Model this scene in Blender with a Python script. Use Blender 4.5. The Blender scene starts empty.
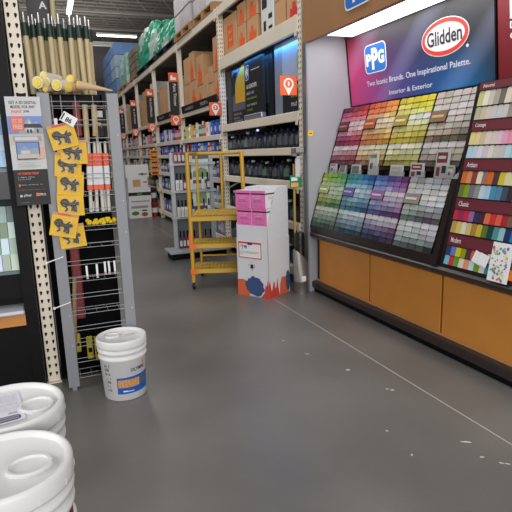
import bpy, bmesh, math, random
from math import sin, cos, pi, radians, sqrt, atan2, tan
from mathutils import Matrix, Vector
rnd = random.Random(7)
C = bpy.context.scene.collection
S = bpy.context.scene
S.view_settings.view_transform = 'Standard'
S.view_settings.look = 'None'
S.view_settings.exposure = 0.0

# ------------------------------------------------------------ materials
def lin(c):
    return tuple(((x/255)/12.92 if x/255 <= .04045 else ((x/255+.055)/1.055)**2.4) for x in c)
MATS = {}
def mat(name, rgb, rough=.5, metal=0., emit=0., noise=0., nscale=20., bump=0., spec=.5, alpha=1., trans=0.):
    if name in MATS: return MATS[name]
    m = bpy.data.materials.new(name); m.use_nodes = True
    nt = m.node_tree; b = nt.nodes['Principled BSDF']
    c = lin(rgb)
    b.inputs['Base Color'].default_value = (*c, 1)
    b.inputs['Roughness'].default_value = rough
    b.inputs['Metallic'].default_value = metal
    b.inputs['Specular IOR Level'].default_value = spec
    b.inputs['Alpha'].default_value = alpha
    if trans: b.inputs['Transmission Weight'].default_value = trans
    if emit:
        b.inputs['Emission Color'].default_value = (*c, 1)
        b.inputs['Emission Strength'].default_value = emit
    if noise or bump:
        tc = nt.nodes.new('ShaderNodeTexCoord')
        nz = nt.nodes.new('ShaderNodeTexNoise'); nz.inputs['Scale'].default_value = nscale
        nz.inputs['Detail'].default_value = 5
        nt.links.new(tc.outputs['Object'], nz.inputs['Vector'])
        if noise:
            r = nt.nodes.new('ShaderNodeMapRange')
            r.inputs['From Min'].default_value = .3; r.inputs['From Max'].default_value = .7
            r.inputs['To Min'].default_value = 1-noise; r.inputs['To Max'].default_value = 1+noise
            nt.links.new(nz.outputs['Fac'], r.inputs['Value'])
            mx = nt.nodes.new('ShaderNodeVectorMath'); mx.operation = 'SCALE'
            mx.inputs[0].default_value = c
            nt.links.new(r.outputs['Result'], mx.inputs['Scale'])
            nt.links.new(mx.outputs['Vector'], b.inputs['Base Color'])
        if bump:
            bp = nt.nodes.new('ShaderNodeBump'); bp.inputs['Strength'].default_value = bump
            bp.inputs['Distance'].default_value = .02
            nt.links.new(nz.outputs['Fac'], bp.inputs['Height'])
            nt.links.new(bp.outputs['Normal'], b.inputs['Normal'])
    MATS[name] = m
    return m
def objcol(name, rough=.5, k=1.0, spec=.5):
    if name in MATS: return MATS[name]
    m = bpy.data.materials.new(name); m.use_nodes = True
    nt = m.node_tree; b = nt.nodes['Principled BSDF']
    oi = nt.nodes.new('ShaderNodeObjectInfo')
    mx = nt.nodes.new('ShaderNodeVectorMath'); mx.operation = 'SCALE'; mx.inputs['Scale'].default_value = k
    nt.links.new(oi.outputs['Color'], mx.inputs[0]); nt.links.new(mx.outputs['Vector'], b.inputs['Base Color'])
    b.inputs['Roughness'].default_value = rough; b.inputs['Specular IOR Level'].default_value = spec
    MATS[name] = m
    return m
def attrcol(name, rough=.5):
    m = bpy.data.materials.new(name); m.use_nodes = True
    nt = m.node_tree; b = nt.nodes['Principled BSDF']
    a = nt.nodes.new('ShaderNodeVertexColor'); a.layer_name = 'Col'
    nt.links.new(a.outputs['Color'], b.inputs['Base Color']); b.inputs['Roughness'].default_value = rough
    return m

white = mat('white_plastic', (215,215,216), .4)
white2 = mat('white_plastic_dull', (220,220,218), .5)
paper = mat('white_paper', (222,222,224), .7)
black = mat('black_plastic', (9,9,10), .5, spec=.15)
blackp = mat('black_print', (24,24,26), .6)
dark = mat('dark_laminate', (46,38,36), .3)
espresso = mat('espresso_laminate', (36,28,26), .35)
maroon = mat('maroon_panel', (96,26,40), .55)
cream = mat('cream_paint', (236,225,206), .5, noise=.05, nscale=6)
holem = mat('hole_dark', (22,20,18), .9)
grey = mat('grey_paint', (130,132,137), .45)
greyl = mat('light_grey_laminate', (156,157,163), .55)
wire = mat('galvanised_wire', (150,152,156), .45, .5)
steel = mat('brushed_steel', (140,136,132), .42, .7, noise=.06, nscale=40)
wood = mat('honey_wood', (186,122,50), .45, noise=.08, nscale=3)
fasciam = mat('brown_laminate', (158,114,76), .5, noise=.05, nscale=3)
yellow = mat('yellow_paint', (192,146,28), .4)
yellowc = mat('yellow_card', (222,174,18), .6)
orange = mat('orange_print', (232,98,44), .55)
red = mat('red_print', (206,52,48), .55)
blue = mat('blue_print', (30,88,176), .5)
pink = mat('pink_print', (222,110,176), .6)
cardb = mat('cardboard', (198,152,110), .75, noise=.05, nscale=5)
tan = mat('wood_pole', (190,174,134), .55, noise=.06, nscale=9)
greend = mat('dark_green_collar', (20,48,38), .5)
metalt = mat('metal_tip', (190,192,194), .3, .9)
rubber = mat('black_rubber', (18,18,18), .7)
gun = mat('tool_dark_metal', (44,48,47), .45, .3)
OC = objcol('object_colour_card', .75, .78, spec=.2)
OCb = objcol('object_colour_gloss', .4)
OCd = objcol('object_colour_dark', .5, .35)

# ------------------------------------------------------------ mesh builder
_tc = {}
def text_geo(s, bold=0.):
    k = (s, bold)
    if k in _tc: return _tc[k]
    cu = bpy.data.curves.new('t', 'FONT'); cu.body = s; cu.offset = bold; cu.resolution_u = 3
    o = bpy.data.objects.new('t', cu); C.objects.link(o)
    dg = bpy.context.evaluated_depsgraph_get()
    me = bpy.data.meshes.new_from_object(o.evaluated_get(dg))
    v = [tuple(p.co) for p in me.vertices]; f = [tuple(p.vertices) for p in me.polygons]
    bpy.data.objects.remove(o); bpy.data.curves.remove(cu); bpy.data.meshes.remove(me)
    x0 = min(p[0] for p in v); x1 = max(p[0] for p in v); y0 = min(p[1] for p in v); y1 = max(p[1] for p in v)
    v = [((p[0]-x0)/(x1-x0), (p[1]-y0)/(y1-y0)) for p in v]
    _tc[k] = (v, f, (x1-x0)/(y1-y0))
    return _tc[k]
class MB:
    def __init__(s): s.v=[]; s.f=[]; s.m=[]; s.s=[]
    def add(s, vs, fs, m=0, M=None, smooth=False):
        n = len(s.v)
        for p in vs:
            p = Vector(p)
            s.v.append(tuple(M @ p) if M is not None else tuple(p))
        for f in fs:
            s.f.append(tuple(i+n for i in f)); s.m.append(m); s.s.append(smooth)
        return s
    def box(s, x0,x1,y0,y1,z0,z1, m=0, M=None, b=0.):
        if b > 0:
            b = min(b, (x1-x0)*.45, (y1-y0)*.45, (z1-z0)*.45)
            X=(x0,x1);Y=(y0,y1);Z=(z0,z1); vs=[]; idx={}
            for i in (0,1):
                for j in (0,1):
                    for k in (0,1):
                        dx = b if i==0 else -b; dy = b if j==0 else -b; dz = b if k==0 else -b
                        for a,p in (('x',(X[i],Y[j]+dy,Z[k]+dz)),('y',(X[i]+dx,Y[j],Z[k]+dz)),('z',(X[i]+dx,Y[j]+dy,Z[k]))):
                            idx[(i,j,k,a)] = len(vs); vs.append(p)
            fs=[]
            for a,order in (('x',lambda t,p,q:(t,p,q)),('y',lambda t,p,q:(p,t,q)),('z',lambda t,p,q:(p,q,t))):
                for t in (0,1):
                    fs.append([idx[(*order(t,p,q),a)] for p,q in ((0,0),(1,0),(1,1),(0,1))])
            for p in (0,1):
                for q in (0,1):
                    fs.append([idx[(0,p,q,'y')],idx[(1,p,q,'y')],idx[(1,p,q,'z')],idx[(0,p,q,'z')]])
                    fs.append([idx[(p,0,q,'x')],idx[(p,1,q,'x')],idx[(p,1,q,'z')],idx[(p,0,q,'z')]])
                    fs.append([idx[(p,q,0,'x')],idx[(p,q,1,'x')],idx[(p,q,1,'y')],idx[(p,q,0,'y')]])
            for i in (0,1):
                for j in (0,1):
                    for k in (0,1): fs.append([idx[(i,j,k,a)] for a in 'xyz'])
            return s.add(vs, fs, m, M)
        vs = [(x,y,z) for x in (x0,x1) for y in (y0,y1) for z in (z0,z1)]
        fs = [(0,1,3,2),(4,6,7,5),(0,4,5,1),(2,3,7,6),(0,2,6,4),(1,5,7,3)]
        return s.add(vs, fs, m, M)
    def tube(s, p0, p1, r, n=8, r2=None, m=0, M=None, caps=True):
        p0=Vector(p0); p1=Vector(p1); d=(p1-p0).normalized(); r2 = r if r2 is None else r2
        a = d.orthogonal().normalized(); b = d.cross(a)
        vs=[]
        for p,rr in ((p0,r),(p1,r2)):
            for i in range(n):
                t=2*pi*i/n; vs.append(p+a*cos(t)*rr+b*sin(t)*rr)
        s.add(vs, [(i,(i+1)%n,n+(i+1)%n,n+i) for i in range(n)], m, M, True)
        if caps: s.add(vs, [tuple(range(n))[::-1], tuple(range(n,2*n))], m, M)
        return s
    def path(s, pts, r, n=6, m=0, M=None):
        for a,b in zip(pts, pts[1:]): s.tube(a,b,r,n,m=m,M=M)
        return s
    def lathe(s, prof, n=32, m=0, M=None, smooth=True):
        vs=[]; k=len(prof)
        for r,z in prof:
            for i in range(n):
                t=2*pi*i/n; vs.append((r*cos(t), r*sin(t), z))
        fs=[(j*n+i, j*n+(i+1)%n, (j+1)*n+(i+1)%n, (j+1)*n+i) for j in range(k-1) for i in range(n)]
        return s.add(vs, fs, m, M, smooth)
    def prism(s, poly, z0, z1, m=0, M=None):
        n=len(poly); vs=[(x,y,z0) for x,y in poly]+[(x,y,z1) for x,y in poly]
        fs=[tuple(range(n))[::-1], tuple(range(n,2*n))]+[(i,(i+1)%n,n+(i+1)%n,n+i) for i in range(n)]
        return s.add(vs, fs, m, M)
    def poly(s, poly, z, m=0, M=None):
        return s.add([(x,y,z) for x,y in poly], [tuple(range(len(poly)))], m, M)
    def rect(s, x0,x1,y0,y1,z,m=0,M=None):
        return s.poly([(x0,y0),(x1,y0),(x1,y1),(x0,y1)], z, m, M)
    def text(s, t, x0, y0, w, h, z, m=0, M=None, bold=0., warp=None):
        v,f,asp = text_geo(t, bold)
        if w is None: w = h*asp
        vs = [(x0+p[0]*w, y0+p[1]*h, z) for p in v]
        if warp: vs = [warp(*p) for p in vs]
        return s.add(vs, f, m, M)
    def scribble(s, x0, y0, w, h, z, m=0, M=None, seed=1, fill=.7):
        r = random.Random(seed); x = x0
        while x < x0+w-h*.2:
            cw = h*r.uniform(.3,.55)
            if r.random() < .85:
                k = r.random()
                s.rect(x, x+cw*.3, y0, y0+h*r.uniform(.7,1), z, m, M)
                s.rect(x, x+cw*fill, y0+(0 if k<.5 else h*.45), y0+(h*.25 if k<.5 else h*.7), z, m, M)
            x += cw*1.0
        return s
    def build(s, name, mats, parent=None, M=None):
        me = bpy.data.meshes.new(name); me.from_pydata(s.v, [], s.f)
        ml = mats if isinstance(mats,(list,tuple)) else [mats]
        for q in ml: me.materials.append(q)
        for p,mi,sm in zip(me.polygons, s.m, s.s): p.material_index = min(mi,len(ml)-1); p.use_smooth = sm
        bm = bmesh.new(); bm.from_mesh(me); bmesh.ops.recalc_face_normals(bm, faces=[f for f in bm.faces if len(f.verts)>2]) if False else None
        bm.free()
        me.update()
        o = bpy.data.objects.new(name, me); C.objects.link(o)
        if parent: o.parent = parent
        if M is not None: o.matrix_basis = M
        return o
def recalc(o):
    bm = bmesh.new(); bm.from_mesh(o.data); bmesh.ops.recalc_face_normals(bm, faces=bm.faces); bm.to_mesh(o.data); bm.free()
    return o
def tag(o, label=None, cat=None, group=None, kind=None):
    if label: o['label']=label
    if cat: o['category']=cat
    if group: o['group']=group
    if kind: o['kind']=kind
    return o
def thing(name, label, cat, M=None, group=None):
    o = bpy.data.objects.new(name, None); C.objects.link(o); o.empty_display_size=.1
    if M is not None: o.matrix_basis = M
    return tag(o, label, cat, group)
def frame(o, u, v):
    u=Vector(u).normalized(); v=Vector(v).normalized(); n=u.cross(v)
    M = Matrix.Identity(4)
    for i in range(3): M[i][0]=u[i]; M[i][1]=v[i]; M[i][2]=n[i]; M[i][3]=o[i]
    return M
def T(x,y,z,rz=0.): return Matrix.Translation((x,y,z)) @ Matrix.Rotation(rz,4,'Z')
def dup(o, M, label=None, color=None, group=None):
    c = o.copy(); C.objects.link(c); c.matrix_basis = M
    if label: c['label']=label
    if group: c['group']=group
    if color: c.color = color
    for ch in list(o.children):
        d = ch.copy(); C.objects.link(d); d.parent = c
        if color: d.color = color
        for g in ch.children:
            e = g.copy(); C.objects.link(e); e.parent = d
    return c
class Proto:
    """first call places the built thing itself, later calls place copies"""
    def __init__(s, o): s.o=o; s.used=False
    def put(s, M, label, color=None, group=None):
        if not s.used:
            s.used=True; o=s.o; o.matrix_basis=M; o['label']=label
            if group: o['group']=group
            if color:
                o.color=color
                for ch in o.children: ch.color=color
            return o
        return dup(s.o, M, label, color, group)
ORD = ['first','second','third','fourth','fifth','sixth','seventh','eighth','ninth','tenth','eleventh','twelfth','thirteenth','fourteenth','fifteenth','sixteenth','seventeenth','eighteenth','nineteenth','twentieth']
NUM = ['one','two','three','four','five','six','seven','eight','nine','ten','eleven','twelve','thirteen','fourteen','fifteen']
import colorsys
def cname(c):
    r,g,b = [x/255 for x in c]; h,l,s = colorsys.rgb_to_hls(r,g,b)
    if s < .13 or l < .08 or l > .95:
        return 'black' if l<.13 else 'dark grey' if l<.33 else 'mid grey' if l<.55 else 'light grey' if l<.78 else 'off-white'
    H = h*360
    n = 'red' if H<14 or H>346 else 'orange' if H<38 else 'yellow' if H<64 else 'lime green' if H<90 else 'green' if H<158 else 'teal' if H<190 else 'blue' if H<240 else 'violet' if H<290 else 'magenta'
    if n=='orange' and (s<.45 or l<.35): n='brown' if l<.5 else 'beige'
    if n=='red' and l>.65: n='pink'
    p = 'dark ' if l<.3 else 'pale ' if l>.7 else 'muted ' if s<.3 else ''
    return p+n

# ------------------------------------------------------------ camera (measured from the photo)
CAM_H = 1.47
def setup_cam():
    f=512.
    V1 = Vector((45-256,159-256,f)); Y=V1.normalized()
    up = Vector((1,-.032,0)).cross(V1).normalized()
    if up.y>0: up=-up
    X = Y.cross(up)
    if X.x<0: X=-X
    cam = bpy.data.cameras.new('camera'); cam.sensor_fit='HORIZONTAL'; cam.sensor_width=36; cam.lens=36*f/512
    cam.clip_start=.05; cam.clip_end=200
    o = bpy.data.objects.new('camera', cam); C.objects.link(o)
    # columns: camera axes (x right, y up, z back) in world
    M = Matrix.Identity(4)
    R = [X,Y,up]
    for i in range(3):
        M[i][0]=R[i].x; M[i][1]=-R[i].y; M[i][2]=-R[i].z
    M[2][3]=CAM_H
    o.matrix_world=M; S.camera=o
setup_cam()

# ------------------------------------------------------------ shell
def floor_mat():
    m = bpy.data.materials.new('polished_concrete'); m.use_nodes=True
    nt=m.node_tree; b=nt.nodes['Principled BSDF']; L=nt.links.new; N=nt.nodes.new
    g=N('ShaderNodeNewGeometry'); 
    n1=N('ShaderNodeTexNoise'); n1.inputs['Scale'].default_value=.9; n1.inputs['Detail'].default_value=6
    n2=N('ShaderNodeTexNoise'); n2.inputs['Scale'].default_value=60; n2.inputs['Detail'].default_value=3
    L(g.outputs['Position'],n1.inputs['Vector']); L(g.outputs['Position'],n2.inputs['Vector'])
    r=N('ShaderNodeValToRGB'); r.color_ramp.elements[0].position=.3; r.color_ramp.elements[1].position=.72
    r.color_ramp.elements[0].color=(*lin((92,90,87)),1); r.color_ramp.elements[1].color=(*lin((121,119,116)),1)
    L(n1.outputs['Fac'],r.inputs['Fac'])
    mx=N('ShaderNodeMix'); mx.data_type='RGBA'; mx.blend_type='MULTIPLY'; mx.inputs['Factor'].default_value=.12
    L(r.outputs['Color'],mx.inputs[6]); L(n2.outputs['Color'],mx.inputs[7])
    # saw-cut joints
    sx=N('ShaderNodeSeparateXYZ'); L(g.outputs['Position'],sx.inputs['Vector'])
    def near(out, v, w):
        a=N('ShaderNodeMath'); a.operation='SUBTRACT'; a.inputs[1].default_value=v; L(out,a.inputs[0])
        c=N('ShaderNodeMath'); c.operation='ABSOLUTE'; L(a.outputs[0],c.inputs[0])
        d=N('ShaderNodeMath'); d.operation='LESS_THAN'; d.inputs[1].default_value=w; L(c.outputs[0],d.inputs[0]); return d.outputs[0]
    j=near(sx.outputs['X'],2.012,.0035)
    mj=N('ShaderNodeMix'); mj.data_type='RGBA'; mj.inputs[7].default_value=(*lin((182,180,174)),1)
    L(j,mj.inputs['Factor']); L(mx.outputs[2],mj.inputs[6]); L(mj.outputs[2],b.inputs['Base Color'])
    rr=N('ShaderNodeMapRange'); rr.inputs['To Min'].default_value=.26; rr.inputs['To Max'].default_value=.42
    L(n1.outputs['Fac'],rr.inputs['Value']); L(rr.outputs['Result'],b.inputs['Roughness'])
    bp=N('ShaderNodeBump'); bp.inputs['Strength'].default_value=.03; bp.inputs['Distance'].default_value=.01
    L(n1.outputs['Fac'],bp.inputs['Height']); L(bp.outputs['Normal'],b.inputs['Normal'])
    return m
def struct(name, mb, m): return tag(recalc(mb.build(name,m)), kind='structure')
struct('floor', MB().box(-9,12,-5,33,-.1,0), floor_mat())
ceilm = mat('ceiling_deck', (112,108,102), .8, noise=.06, nscale=1.5)
cb = MB().box(-9,12,-5,33,8.2,8.3)
for i in range(56):
    y = 4+i*.52; cb.box(-9,12,y,y+.22,8.08,8.2)
struct('ceiling', cb, ceilm)
wallm = mat('far_wall_paint', (128,124,124), .8, noise=.05, nscale=.8)
struct('wall_back', MB().box(-9,12,32.6,32.8,0,8.1), wallm)
struct('wall_left', MB().box(-9.2,-9,-5,33,0,8.1), wallm)
struct('wall_right', MB().box(12,12.2,-5,33,0,8.1), wallm)

# roof steel
trussm = mat('roof_steel', (128,124,118), .6)
def truss(y, z0, z1, label):
    t = thing('roof_truss', label, 'truss', T(0,y,0), 'roof trusses')
    MB().box(-9,12,-.06,.06,z1-.08,z1).build('top_chord', trussm, t)
    MB().box(-9,12,-.06,.06,z0,z0+.08).build('bottom_chord', trussm, t)
    w = MB(); x=-9; k=0
    while x<12:
        w.tube((x,0,z0+.04 if k%2 else z1-.04),(x+.6,0,z1-.04 if k%2 else z0+.04),.022,5); x+=.6; k+=1
    w.build('web', trussm, t)
for i,y in enumerate((14.5,17.5,20.5,23.5,26.5,29.5)):
    truss(y, 7.35, 8.08, 'grey steel roof truss under the metal deck, %s counting from the nearest' % ORD[i])
tag(MB().box(-9,12,-.12,.12,6.96,7.14).build('roof_girder', mat('girder_white',(170,170,168),.6), None, T(0,28.2,0)), 'long pale horizontal roof girder in front of the far wall', 'girder')
lightm = mat('light_diffuser', (255,250,240), .5, emit=5.)
def strip(M, L, label):
    t = thing('strip_light', label, 'light', M, 'ceiling strip lights')
    MB().box(-L/2,L/2,-.10,.10,.05,.13).build('housing', mat('fixture_white',(200,200,200),.5), t)
    MB().box(-L/2+.02,L/2-.02,-.08,.08,0,.05,b=.02).build('diffuser', lightm, t)
    MB().tube((-L*.3,0,.13),(-L*.3,0,1.1),.012,5).tube((L*.3,0,.13),(L*.3,0,1.1),.012,5).build('hanger', trussm, t)
strip(T(3.72,26.1,6.98), 1.85, 'long white strip light crossing the ceiling above the blue wrapped pallet')
strip(T(1.45,21.5,6.98,pi/2), 2.4, 'strip light seen end on above the wooden extension poles')

# ------------------------------------------------------------ camera-right paint department
XF = 2.45
WB = 3.06
struct('wall_partition', MB().box(2.46,WB+.06,4.68,4.74,0,2.50), greyl)
struct('wall_department', MB().box(WB,WB+.06,1.2,4.68,0,3.3), greyl)
struct('trim_partition', MB().box(2.445,2.4605,4.675,4.745,0,2.50), mat('trim_grey',(120,122,128),.4,.3))
# fascia with light box
fx = thing('overhead_fascia', 'brown overhead fascia panel above the paint colour wall', 'fascia', T(0,0,0))
MB().box(XF,XF+.05,1.2,4.74,2.495,3.3).build('front_panel', fasciam, fx)
MB().box(XF+.05,WB,4.68,4.74,2.5,3.3).build('end_panel', greyl, fx)
MB().box(XF+.05,WB,1.2,4.68,2.56,2.60).build('soffit', mat('soffit_white',(225,225,228),.6), fx)
MB().box(2.515,2.875,1.25,4.53,2.535,2.56).build('light_panel', mat('lightbox',(255,252,250),.5,emit=3.0), fx)['label']='glowing white light panel'
struct('trim_soffit', MB().box(2.88,2.905,1.2,4.68,2.535,2.56), mat('trim_dark',(92,86,84),.5))

# rounded rect helper
def rrect(x0,x1,y0,y1,r,n=5):
    pts=[]
    for cx,cy,a0 in ((x1-r,y0+r,-90),(x1-r,y1-r,0),(x0+r,y1-r,90),(x0+r,y0+r,180)):
        for i in range(n+1):
            a=radians(a0+90*i/n); pts.append((cx+r*cos(a),cy+r*sin(a)))
    return pts
def ell(cx,cy,a,b,n=40): return [(cx+a*cos(2*pi*i/n),cy+b*sin(2*pi*i/n)) for i in range(n)]
logo_blue = mat('logo_blue',(36,110,196),.45)
logo_white = mat('logo_white',(236,238,242),.5)
def ppg_logo(mb, x0,x1,y0,y1,z, mw, mbm, M=None):
    w=x1-x0; h=y1-y0
    mb.poly(rrect(x0,x1,y0,y1,w*.16), z, mw, M)
    mb.poly(rrect(x0+w*.035,x1-w*.035,y0+h*.035,y1-h*.035,w*.13), z+.0015, mbm, M)
    mb.text('P', x0+w*.08, y0+h*.27, w*.25, h*.42, z+.003, mw, M, .05)
    mb.text('P', x0+w*.34, y0+h*.12, w*.29, h*.74, z+.003, mw, M, .05)
    mb.text('G', x0+w*.63, y0+h*.27, w*.29, h*.46, z+.003, mw, M, .05)
lg = MB(); lg.prism(rrect(0,.36,0,.36,.055),-.012,0,0); ppg_logo(lg,0,.36,0,.36,.0012,0,1)
tag(lg.build('logo_sign',[logo_white,logo_blue],None,frame((XF-.013,3.955,2.585),(0,-1,0),(0,0,1))), 'blue square logo sign with white letters on the brown fascia', 'sign')

# banner ------------------------------------------------------
def banner_mat():
    m=bpy.data.materials.new('banner_print'); m.use_nodes=True
    nt=m.node_tree; b=nt.nodes['Principled BSDF']; L=nt.links.new; N=nt.nodes.new
    tc=N('ShaderNodeTexCoord'); sp=N('ShaderNodeSeparateXYZ'); L(tc.outputs['Object'],sp.inputs['Vector'])
    def mr(o,a,c,lo=0,hi=1):
        r=N('ShaderNodeMapRange'); r.inputs['From Min'].default_value=a; r.inputs['From Max'].default_value=c
        r.inputs['To Min'].default_value=lo; r.inputs['To Max'].default_value=hi; L(o,r.inputs['Value']); return r.outputs['Result']
    # low row along x
    def ramp(o, els):
        r=N('ShaderNodeValToRGB'); e=r.color_ramp.elements
        e[0].position=els[0][0]; e[0].color=(*lin(els[0][1]),1); e[1].position=els[-1][0]; e[1].color=(*lin(els[-1][1]),1)
        for p,c in els[1:-1]:
            q=e.new(p); q.color=(*lin(c),1)
        L(o,r.inputs['Fac']); return r.outputs['Color']
    x=mr(sp.outputs['X'],0,1.836)
    lo=ramp(x,[(0,(206,62,128)),(.18,(168,58,134)),(.38,(86,66,142)),(.62,(44,84,150)),(.82,(24,106,170)),(1,(34,64,86))])
    mid=ramp(x,[(0,(206,54,112)),(.16,(162,52,116)),(.36,(80,56,106)),(.6,(46,50,84)),(.85,(40,48,62)),(1,(44,48,54))])
    hi=ramp(x,[(0,(172,50,84)),(.12,(104,44,66)),(.3,(48,42,50)),(.6,(34,34,38)),(.85,(54,56,60)),(1,(52,54,58))])
    y1=mr(sp.outputs['Y'],.02,.33); y2=mr(sp.outputs['Y'],.3,.6)
    a=N('ShaderNodeMix'); a.data_type='RGBA'; L(y1,a.inputs['Factor']); L(lo,a.inputs[6]); L(mid,a.inputs[7])
    c=N('ShaderNodeMix'); c.data_type='RGBA'; L(y2,c.inputs['Factor']); L(a.outputs[2],c.inputs[6]); L(hi,c.inputs[7])
    # diagonal light rays
    wv=N('ShaderNodeTexWave'); wv.inputs['Scale'].default_value=.55; wv.inputs['Distortion'].default_value=2.; wv.inputs['Detail'].default_value=1
    mp=N('ShaderNodeMapping'); mp.inputs['Rotation'].default_value=(0,0,.9); L(tc.outputs['Object'],mp.inputs['Vector']); L(mp.outputs['Vector'],wv.inputs['Vector'])
    w2=mr(wv.outputs['Fac'],.6,1.,0,.13)
    d=N('ShaderNodeMix'); d.data_type='RGBA'; d.blend_type='ADD'; L(w2,d.inputs['Factor']); L(c.outputs[2],d.inputs[6]); d.inputs[7].default_value=(.42,.45,.7,1)
    L(d.outputs[2],b.inputs['Base Color']); b.inputs['Roughness'].default_value=.45
    return m
BM = frame((2.959,4.66,1.90),(0,-1,0),(-.066,0,.638))
bn = thing('paint_banner','long dark purple banner with two paint logos above the chip racks','banner',BM)
MB().box(0,1.836,0,.645,-.012,0).build('panel', banner_mat(), bn)
MB().box(-.012,0,-.002,.645,-.014,.006).build('edge_trim', black, bn); MB().box(1.836,1.846,-.002,.645,-.014,.006).build('edge_trim', black, bn)
MB().box(.02,1.82,.01,.05,-.095,-.013).build('mount_rail',black,bn)
q=MB(); ppg_logo(q,.29,.625,.262,.518,.002,0,1); q.build('blue_logo',[logo_white,logo_blue],bn)
q=MB(); q.poly(ell(1.352,.39,.256,.138),.0015,0); q.poly(ell(1.352,.39,.248,.131),.003,1); q.poly(ell(1.352,.39,.214,.100),.0045,0)
q.text('Glidden',1.165,.338,.375,.110,.006,2,None,.022); q.poly(ell(1.585,.285,.013,.012,12),.002,0)
q.build('oval_logo',[mat('logo_silver',(222,222,226),.5),mat('logo_red',(216,58,50),.5),mat('logo_navy',(40,44,58),.5)],bn)
q=MB(); q.text('Interior & Exterior',.632,.042,.57,.040,.002,0,None,.018); q.build('lettering', mat('banner_lettering',(214,216,232),.5), bn)
q=MB(); q.text('Two Iconic Brands. One Inspirational Palette.',.295,.138,1.315,.062,.002,0,None,.012)
q.build('lettering', mat('banner_lettering',(214,216,232),.5), bn)
# maroon banner next to it
b2 = thing('maroon_banner','maroon header panel right of the purple banner cut by the frame','banner',frame((2.959,2.80,1.90),(0,-1,0),(-.066,0,.638)))
MB().box(0,1.2,0,.645,-.012,0).build('panel', mat('maroon_header',(112,22,32),.5), b2)
MB().box(.02,1.15,.01,.05,-.095,-.013).build('mount_rail',black,b2)
for tx,yy,ww,hh in (('I',.378,.03,.125),('D',.318,.05,.042),('C',.252,.05,.04)): MB().text(tx,.10,yy,ww,hh,.002,0,None,.02).build('lettering', logo_white, b2)

# countertop and cabinets --------------------------------------
tag(MB().box(2.464,WB-.002,1.3,4.678,.588,.648,b=.018).build('countertop', dark), 'long dark laminate countertop under the paint chip racks', 'countertop')
for i,(y1,y0) in enumerate(((4.60,3.70),(3.69,2.80),(2.79,1.90))):
    c=thing('base_cabinet', ['honey wood base cabinet at the grey partition end of the counter','middle honey wood base cabinet under the colour counter','nearest honey wood base cabinet, cut by the right frame edge'][i],'cabinet',T(0,0,0),'honey wood cabinets under the counter')
    ya = 4.68 if i==0 else y1+.005; yb=y0-.005
    MB().box(2.562,WB-.02,yb,ya,.12,.586).build('carcass', mat('carcass_dark',(60,40,24),.6), c)
    MB().box(2.538,2.56,y0+.006,y1-.002,.135,.575,b=.003).build('front_panel', wood, c)
    MB().box(2.545,2.60,yb,ya,.118,.134).build('wood_edge', mat('wood_light',(190,140,98),.5), c)
    MB().box(2.52,WB-.02,yb,ya,0,.045).build('toe_kick', black, c)

bmld=MB(); pf=[(2.50,.046),(2.492,.06),(2.492,.10),(2.50,.113),(2.515,.118),(2.56,.118),(2.56,.046)]
bmld.add([(x,1.9,z) for x,z in pf]+[(x,4.678,z) for x,z in pf],[tuple(range(7)),tuple(range(7,14))[::-1]]+[(i,(i+1)%7,7+(i+1)%7,7+i) for i in range(7)])
struct('trim_base', bmld, dark)
# chip racks ---------------------------------------------------
PR = .4525
def rack_frame(xb,zb,xt,zt): return frame((xb,4.66,zb),(0,-1,0),(xt-xb,0,zt-zb)), sqrt((xt-xb)**2+(zt-zb)**2)
FU,LU = rack_frame(2.708,1.318,2.884,1.872)
FL,LL = rack_frame(2.486,.715,2.649,1.239)
def chip_rack(name, label, M, Lr, low):
    t=thing(name,label,'rack',M)
    MB().box(0,1.81,-.03,Lr+.005,-.03,-.006).build('back_board', espresso, t)
    d=MB()
    for k in (1,2,3): 
        MB().box(k*PR-.004,k*PR+.004,0,Lr,-.006,.016).build('divider', espresso, t)
    MB().box(-.006,.0,-.02,Lr,-.03,.014).build('side_strip', espresso, t)
    return t
t1=chip_rack('chip_rack','upper sloping rack of red, orange, yellow and beige paint chips',FU,LU,False)
t2=chip_rack('chip_rack','lower sloping rack of green, blue, violet and grey paint chips',FL,LL,True)
# end panel on the near side + plinth + ledge between the tiers (parts of racks, built in world then re-based)
def world_part(mb,name,m,par): return recalc(mb.build(name,m,par,par.matrix_basis.inverted()))
def side_poly(pts, y0,y1):
    vs=[(x,y0,z) for x,z in pts]+[(x,y1,z) for x,z in pts]; n=len(pts)
    return MB().add(vs,[tuple(range(n)),tuple(range(n,2*n))[::-1]]+[(i,(i+1)%n,n+(i+1)%n,n+i) for i in range(n)])
world_part(side_poly([(2.466,.648),(2.63,1.245),(2.70,1.30),(2.876,1.88),(3.04,1.88),(3.04,.648)],2.80,2.85),'end_panel',espresso,t2)
world_part(MB().box(2.472,2.50,2.85,4.66,.648,.72),'plinth',espresso,t2)
world_part(MB().box(2.649,2.80,2.85,4.66,1.205,1.235),'ledge',espresso,t2)
world_part(MB().box(2.76,2.79,2.85,4.66,1.235,1.33),'ledge_back',espresso,t1)

CW,CH=.081,.048
def card_outline(w,h,r=.012):
    pts=[(0,0),(w,0)]
    for cx,a0 in ((w-r,0),(r,90)):
        for i in range(4):
            a=radians(a0+30*i); pts.append((cx+r*cos(a),h-r+r*sin(a)))
    return pts
def slab(w,h,t=.005,bend=.007):
    mb=MB(); mb.prism(card_outline(w,h),0,t); return mb
chip_o = slab(CW,CH).build('paint_chip',OC); tag(chip_o,'x','paint chip','paint chips on the sloping racks'); chipP=Proto(chip_o)
def hsv(h,s,v): 
    r=colorsys.hsv_to_rgb((h/360)%1,max(0,min(1,s)),max(0,min(1,v))); return tuple(int(255*x) for x in r)
def mixc(a,b,t): return tuple(a[i]*(1-t)+b[i]*t for i in range(3))
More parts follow.
